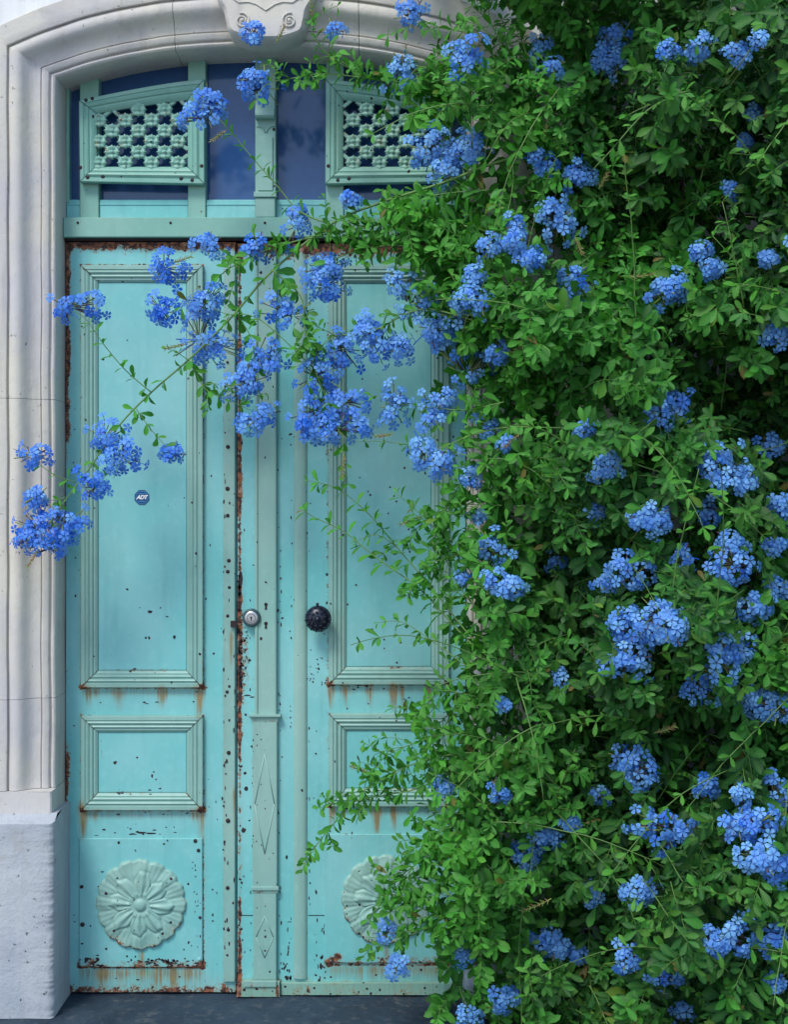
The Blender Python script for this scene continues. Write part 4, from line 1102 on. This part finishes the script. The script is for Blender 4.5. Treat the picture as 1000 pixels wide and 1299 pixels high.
for i, (hx, hy, hr) in enumerate(HEADS):
    y = HY[i]; c = P(hx, hy, y); k = (DIST + y) / DIST; R = hr / PXM * k
    inbush = hx > edge(hy)
    fr = .0135 if hr > 17 else .012
    ax = (Vector((random.gauss(-.05, .3), -1, random.gauss(.25, .25)))).normalized()
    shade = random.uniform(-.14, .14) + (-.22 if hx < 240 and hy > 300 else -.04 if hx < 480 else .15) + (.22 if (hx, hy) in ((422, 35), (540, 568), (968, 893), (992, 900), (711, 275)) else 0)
    base = c + Vector((0, R * .55, 0))
    head = MB(); FVs = []; tones = []
    nfl = plan[i]
    sq = random.uniform(.72, 1.0); tilt = random.uniform(-.6, .6)
    lobes = [Vector((0, 0, 0))] + [Vector((random.gauss(0, .42), random.uniform(0, .2), random.gauss(0, .42))) for _ in range(random.choice([1, 2, 2, 3]) if hr > 18 else 1)]
    for f in range(nfl):
        lob = random.choice(lobes); rs_ = .74 if len(lobes) > 1 else 1
        # even spread over a dome
        ph = f * 2.39996; cz = 1 - 1.35 * (f + .5) / nfl; s_ = math.sqrt(max(0, 1 - cz * cz))
        dl = Vector((s_ * cos(ph), -cz * .8, s_ * sin(ph) * sq)); dl = dl + rv(.16)
        dl = Matrix.Rotation(tilt, 3, 'Y') @ dl
        pos = base + lob * R + Vector((dl.x, dl.y, dl.z)) * R * rs_ * (random.uniform(.72, 1.12) if random.random() < .88 else random.uniform(1.1, 1.5))
        nz = (dl.normalized() + Vector((0, -.75, .15)) + rv(.22)).normalized()
        B = basis(nz); sc_ = fr * random.uniform(.82, 1.2)
        bend = random.uniform(-.2, .35); W = FV.copy(); rr2 = (W[:, 0] ** 2 + W[:, 1] ** 2) * (W[:, 2] > -.5); W[:, 2] = W[:, 2] - bend * rr2 * .5
        if random.random() < .12: W[:, :2] *= .55; W[:, 2] -= .25 * rr2
        Wd = (W * sc_) @ B + np.array(pos); FVs.append((Wd, np.array(pos)))
        dep = .5 + .5 * dl.normalized().dot(Vector((0, -.6, .8)))
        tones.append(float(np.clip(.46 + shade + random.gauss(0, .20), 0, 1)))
        tip = pos - nz * sc_ * 1.7
        head.tube([base + (tip - base) * .25, tip + nz * sc_ * .35], [.0010, .0014], 4, 0 if random.random() < .6 else 1)
    for f in range(random.randint(3, 9)):      # unopened buds and spent calyces
        dl = (rv(1.) + Vector((0, -.3, 0))).normalized(); e_ = base + dl * R * random.uniform(.75, 1.15)
        head.tube([base + dl * R * .2, base + dl * R * .6, e_], [.0008, .0012, .0017 if random.random() < .5 else .0005], 4, random.choice([0, 1, 1, 2]))
    # short stalk back into the plant
    if inbush: head.tube([base, base + Vector((random.gauss(0, .03), .06, -.03)), base + Vector((random.gauss(0, .03), .13, -.07))], [.0012, .0014, .0015], 5, 1)
    ho = head.build('flower_head', [M_calyx, M_bud, M_petal], shrub, smooth=True, origin=base)
    if i in singles:
        for (Wd, pos), tn in zip(FVs, tones):
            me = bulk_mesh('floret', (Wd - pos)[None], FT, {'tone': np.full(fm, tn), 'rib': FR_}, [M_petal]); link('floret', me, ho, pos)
    else:
        V = np.stack([a for a, _ in FVs]) - np.array(base)
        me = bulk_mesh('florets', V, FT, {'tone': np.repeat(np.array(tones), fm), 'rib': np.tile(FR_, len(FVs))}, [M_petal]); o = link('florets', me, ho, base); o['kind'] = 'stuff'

# spent flower spikes: olive and brown bristly calyx sprays
random.seed(5)
SPK = [(395, 25, -.27, 90), (648, 765, -.5, 70), (236, 436, -.27, 195), (437, 575, -.31, 265), (48, 698, -.28, 240), (212, 335, -.27, 15), (660, 550, -.48, 220), (720, 350, -.55, 200), (690, 180, -.5, 80), (760, 240, -.5, 60), (1000 - 90, 260, -.55, 30), (950, 360, -.6, 330), (730, 300, -.5, 290), (795, 352, -.55, 5), (680, 430, -.5, 210), (900, 1160, -.6, 90), (805, 1275, -.6, 270), (830, 930, -.6, 20), (700, 1140, -.55, 200), (500, 550, -.33, 190), (535, 655, -.35, 200), (470, 980, -.35, 160), (350, 55, -.27, 60), (287, 165, -.26, 220), (520, 90, -.3, 100)]
for (px, py, y, ang) in SPK:
    a = radians(ang); d = Vector((cos(a), -.2, sin(a))).normalized(); p = P(px, py, y); L_ = random.uniform(.05, .085)
    mb = MB(); q = [p, p + d * L_ * .5 + Vector((0, 0, -.003)), p + d * L_]
    mb.tube(q, [.0013, .0012, .0008], 4, 0); u = d.orthogonal().normalized(); v = d.cross(u)
    for k in range(26):
        t = .1 + .9 * k / 26; an = k * 2.4; r_ = (u * cos(an) + v * sin(an))
        b = p + d * L_ * t; e_ = b + (r_ * .8 + d * .7) * random.uniform(.007, .013)
        mb.tube([b, e_], [.0014, .0005], 3, random.choice([0, 0, 1]))
    mb.build('seed_spike', [M_bud, M_dry], shrub)
print('tris', sum(len(o.data.polygons) for o in bpy.data.objects if o.type == 'MESH'))
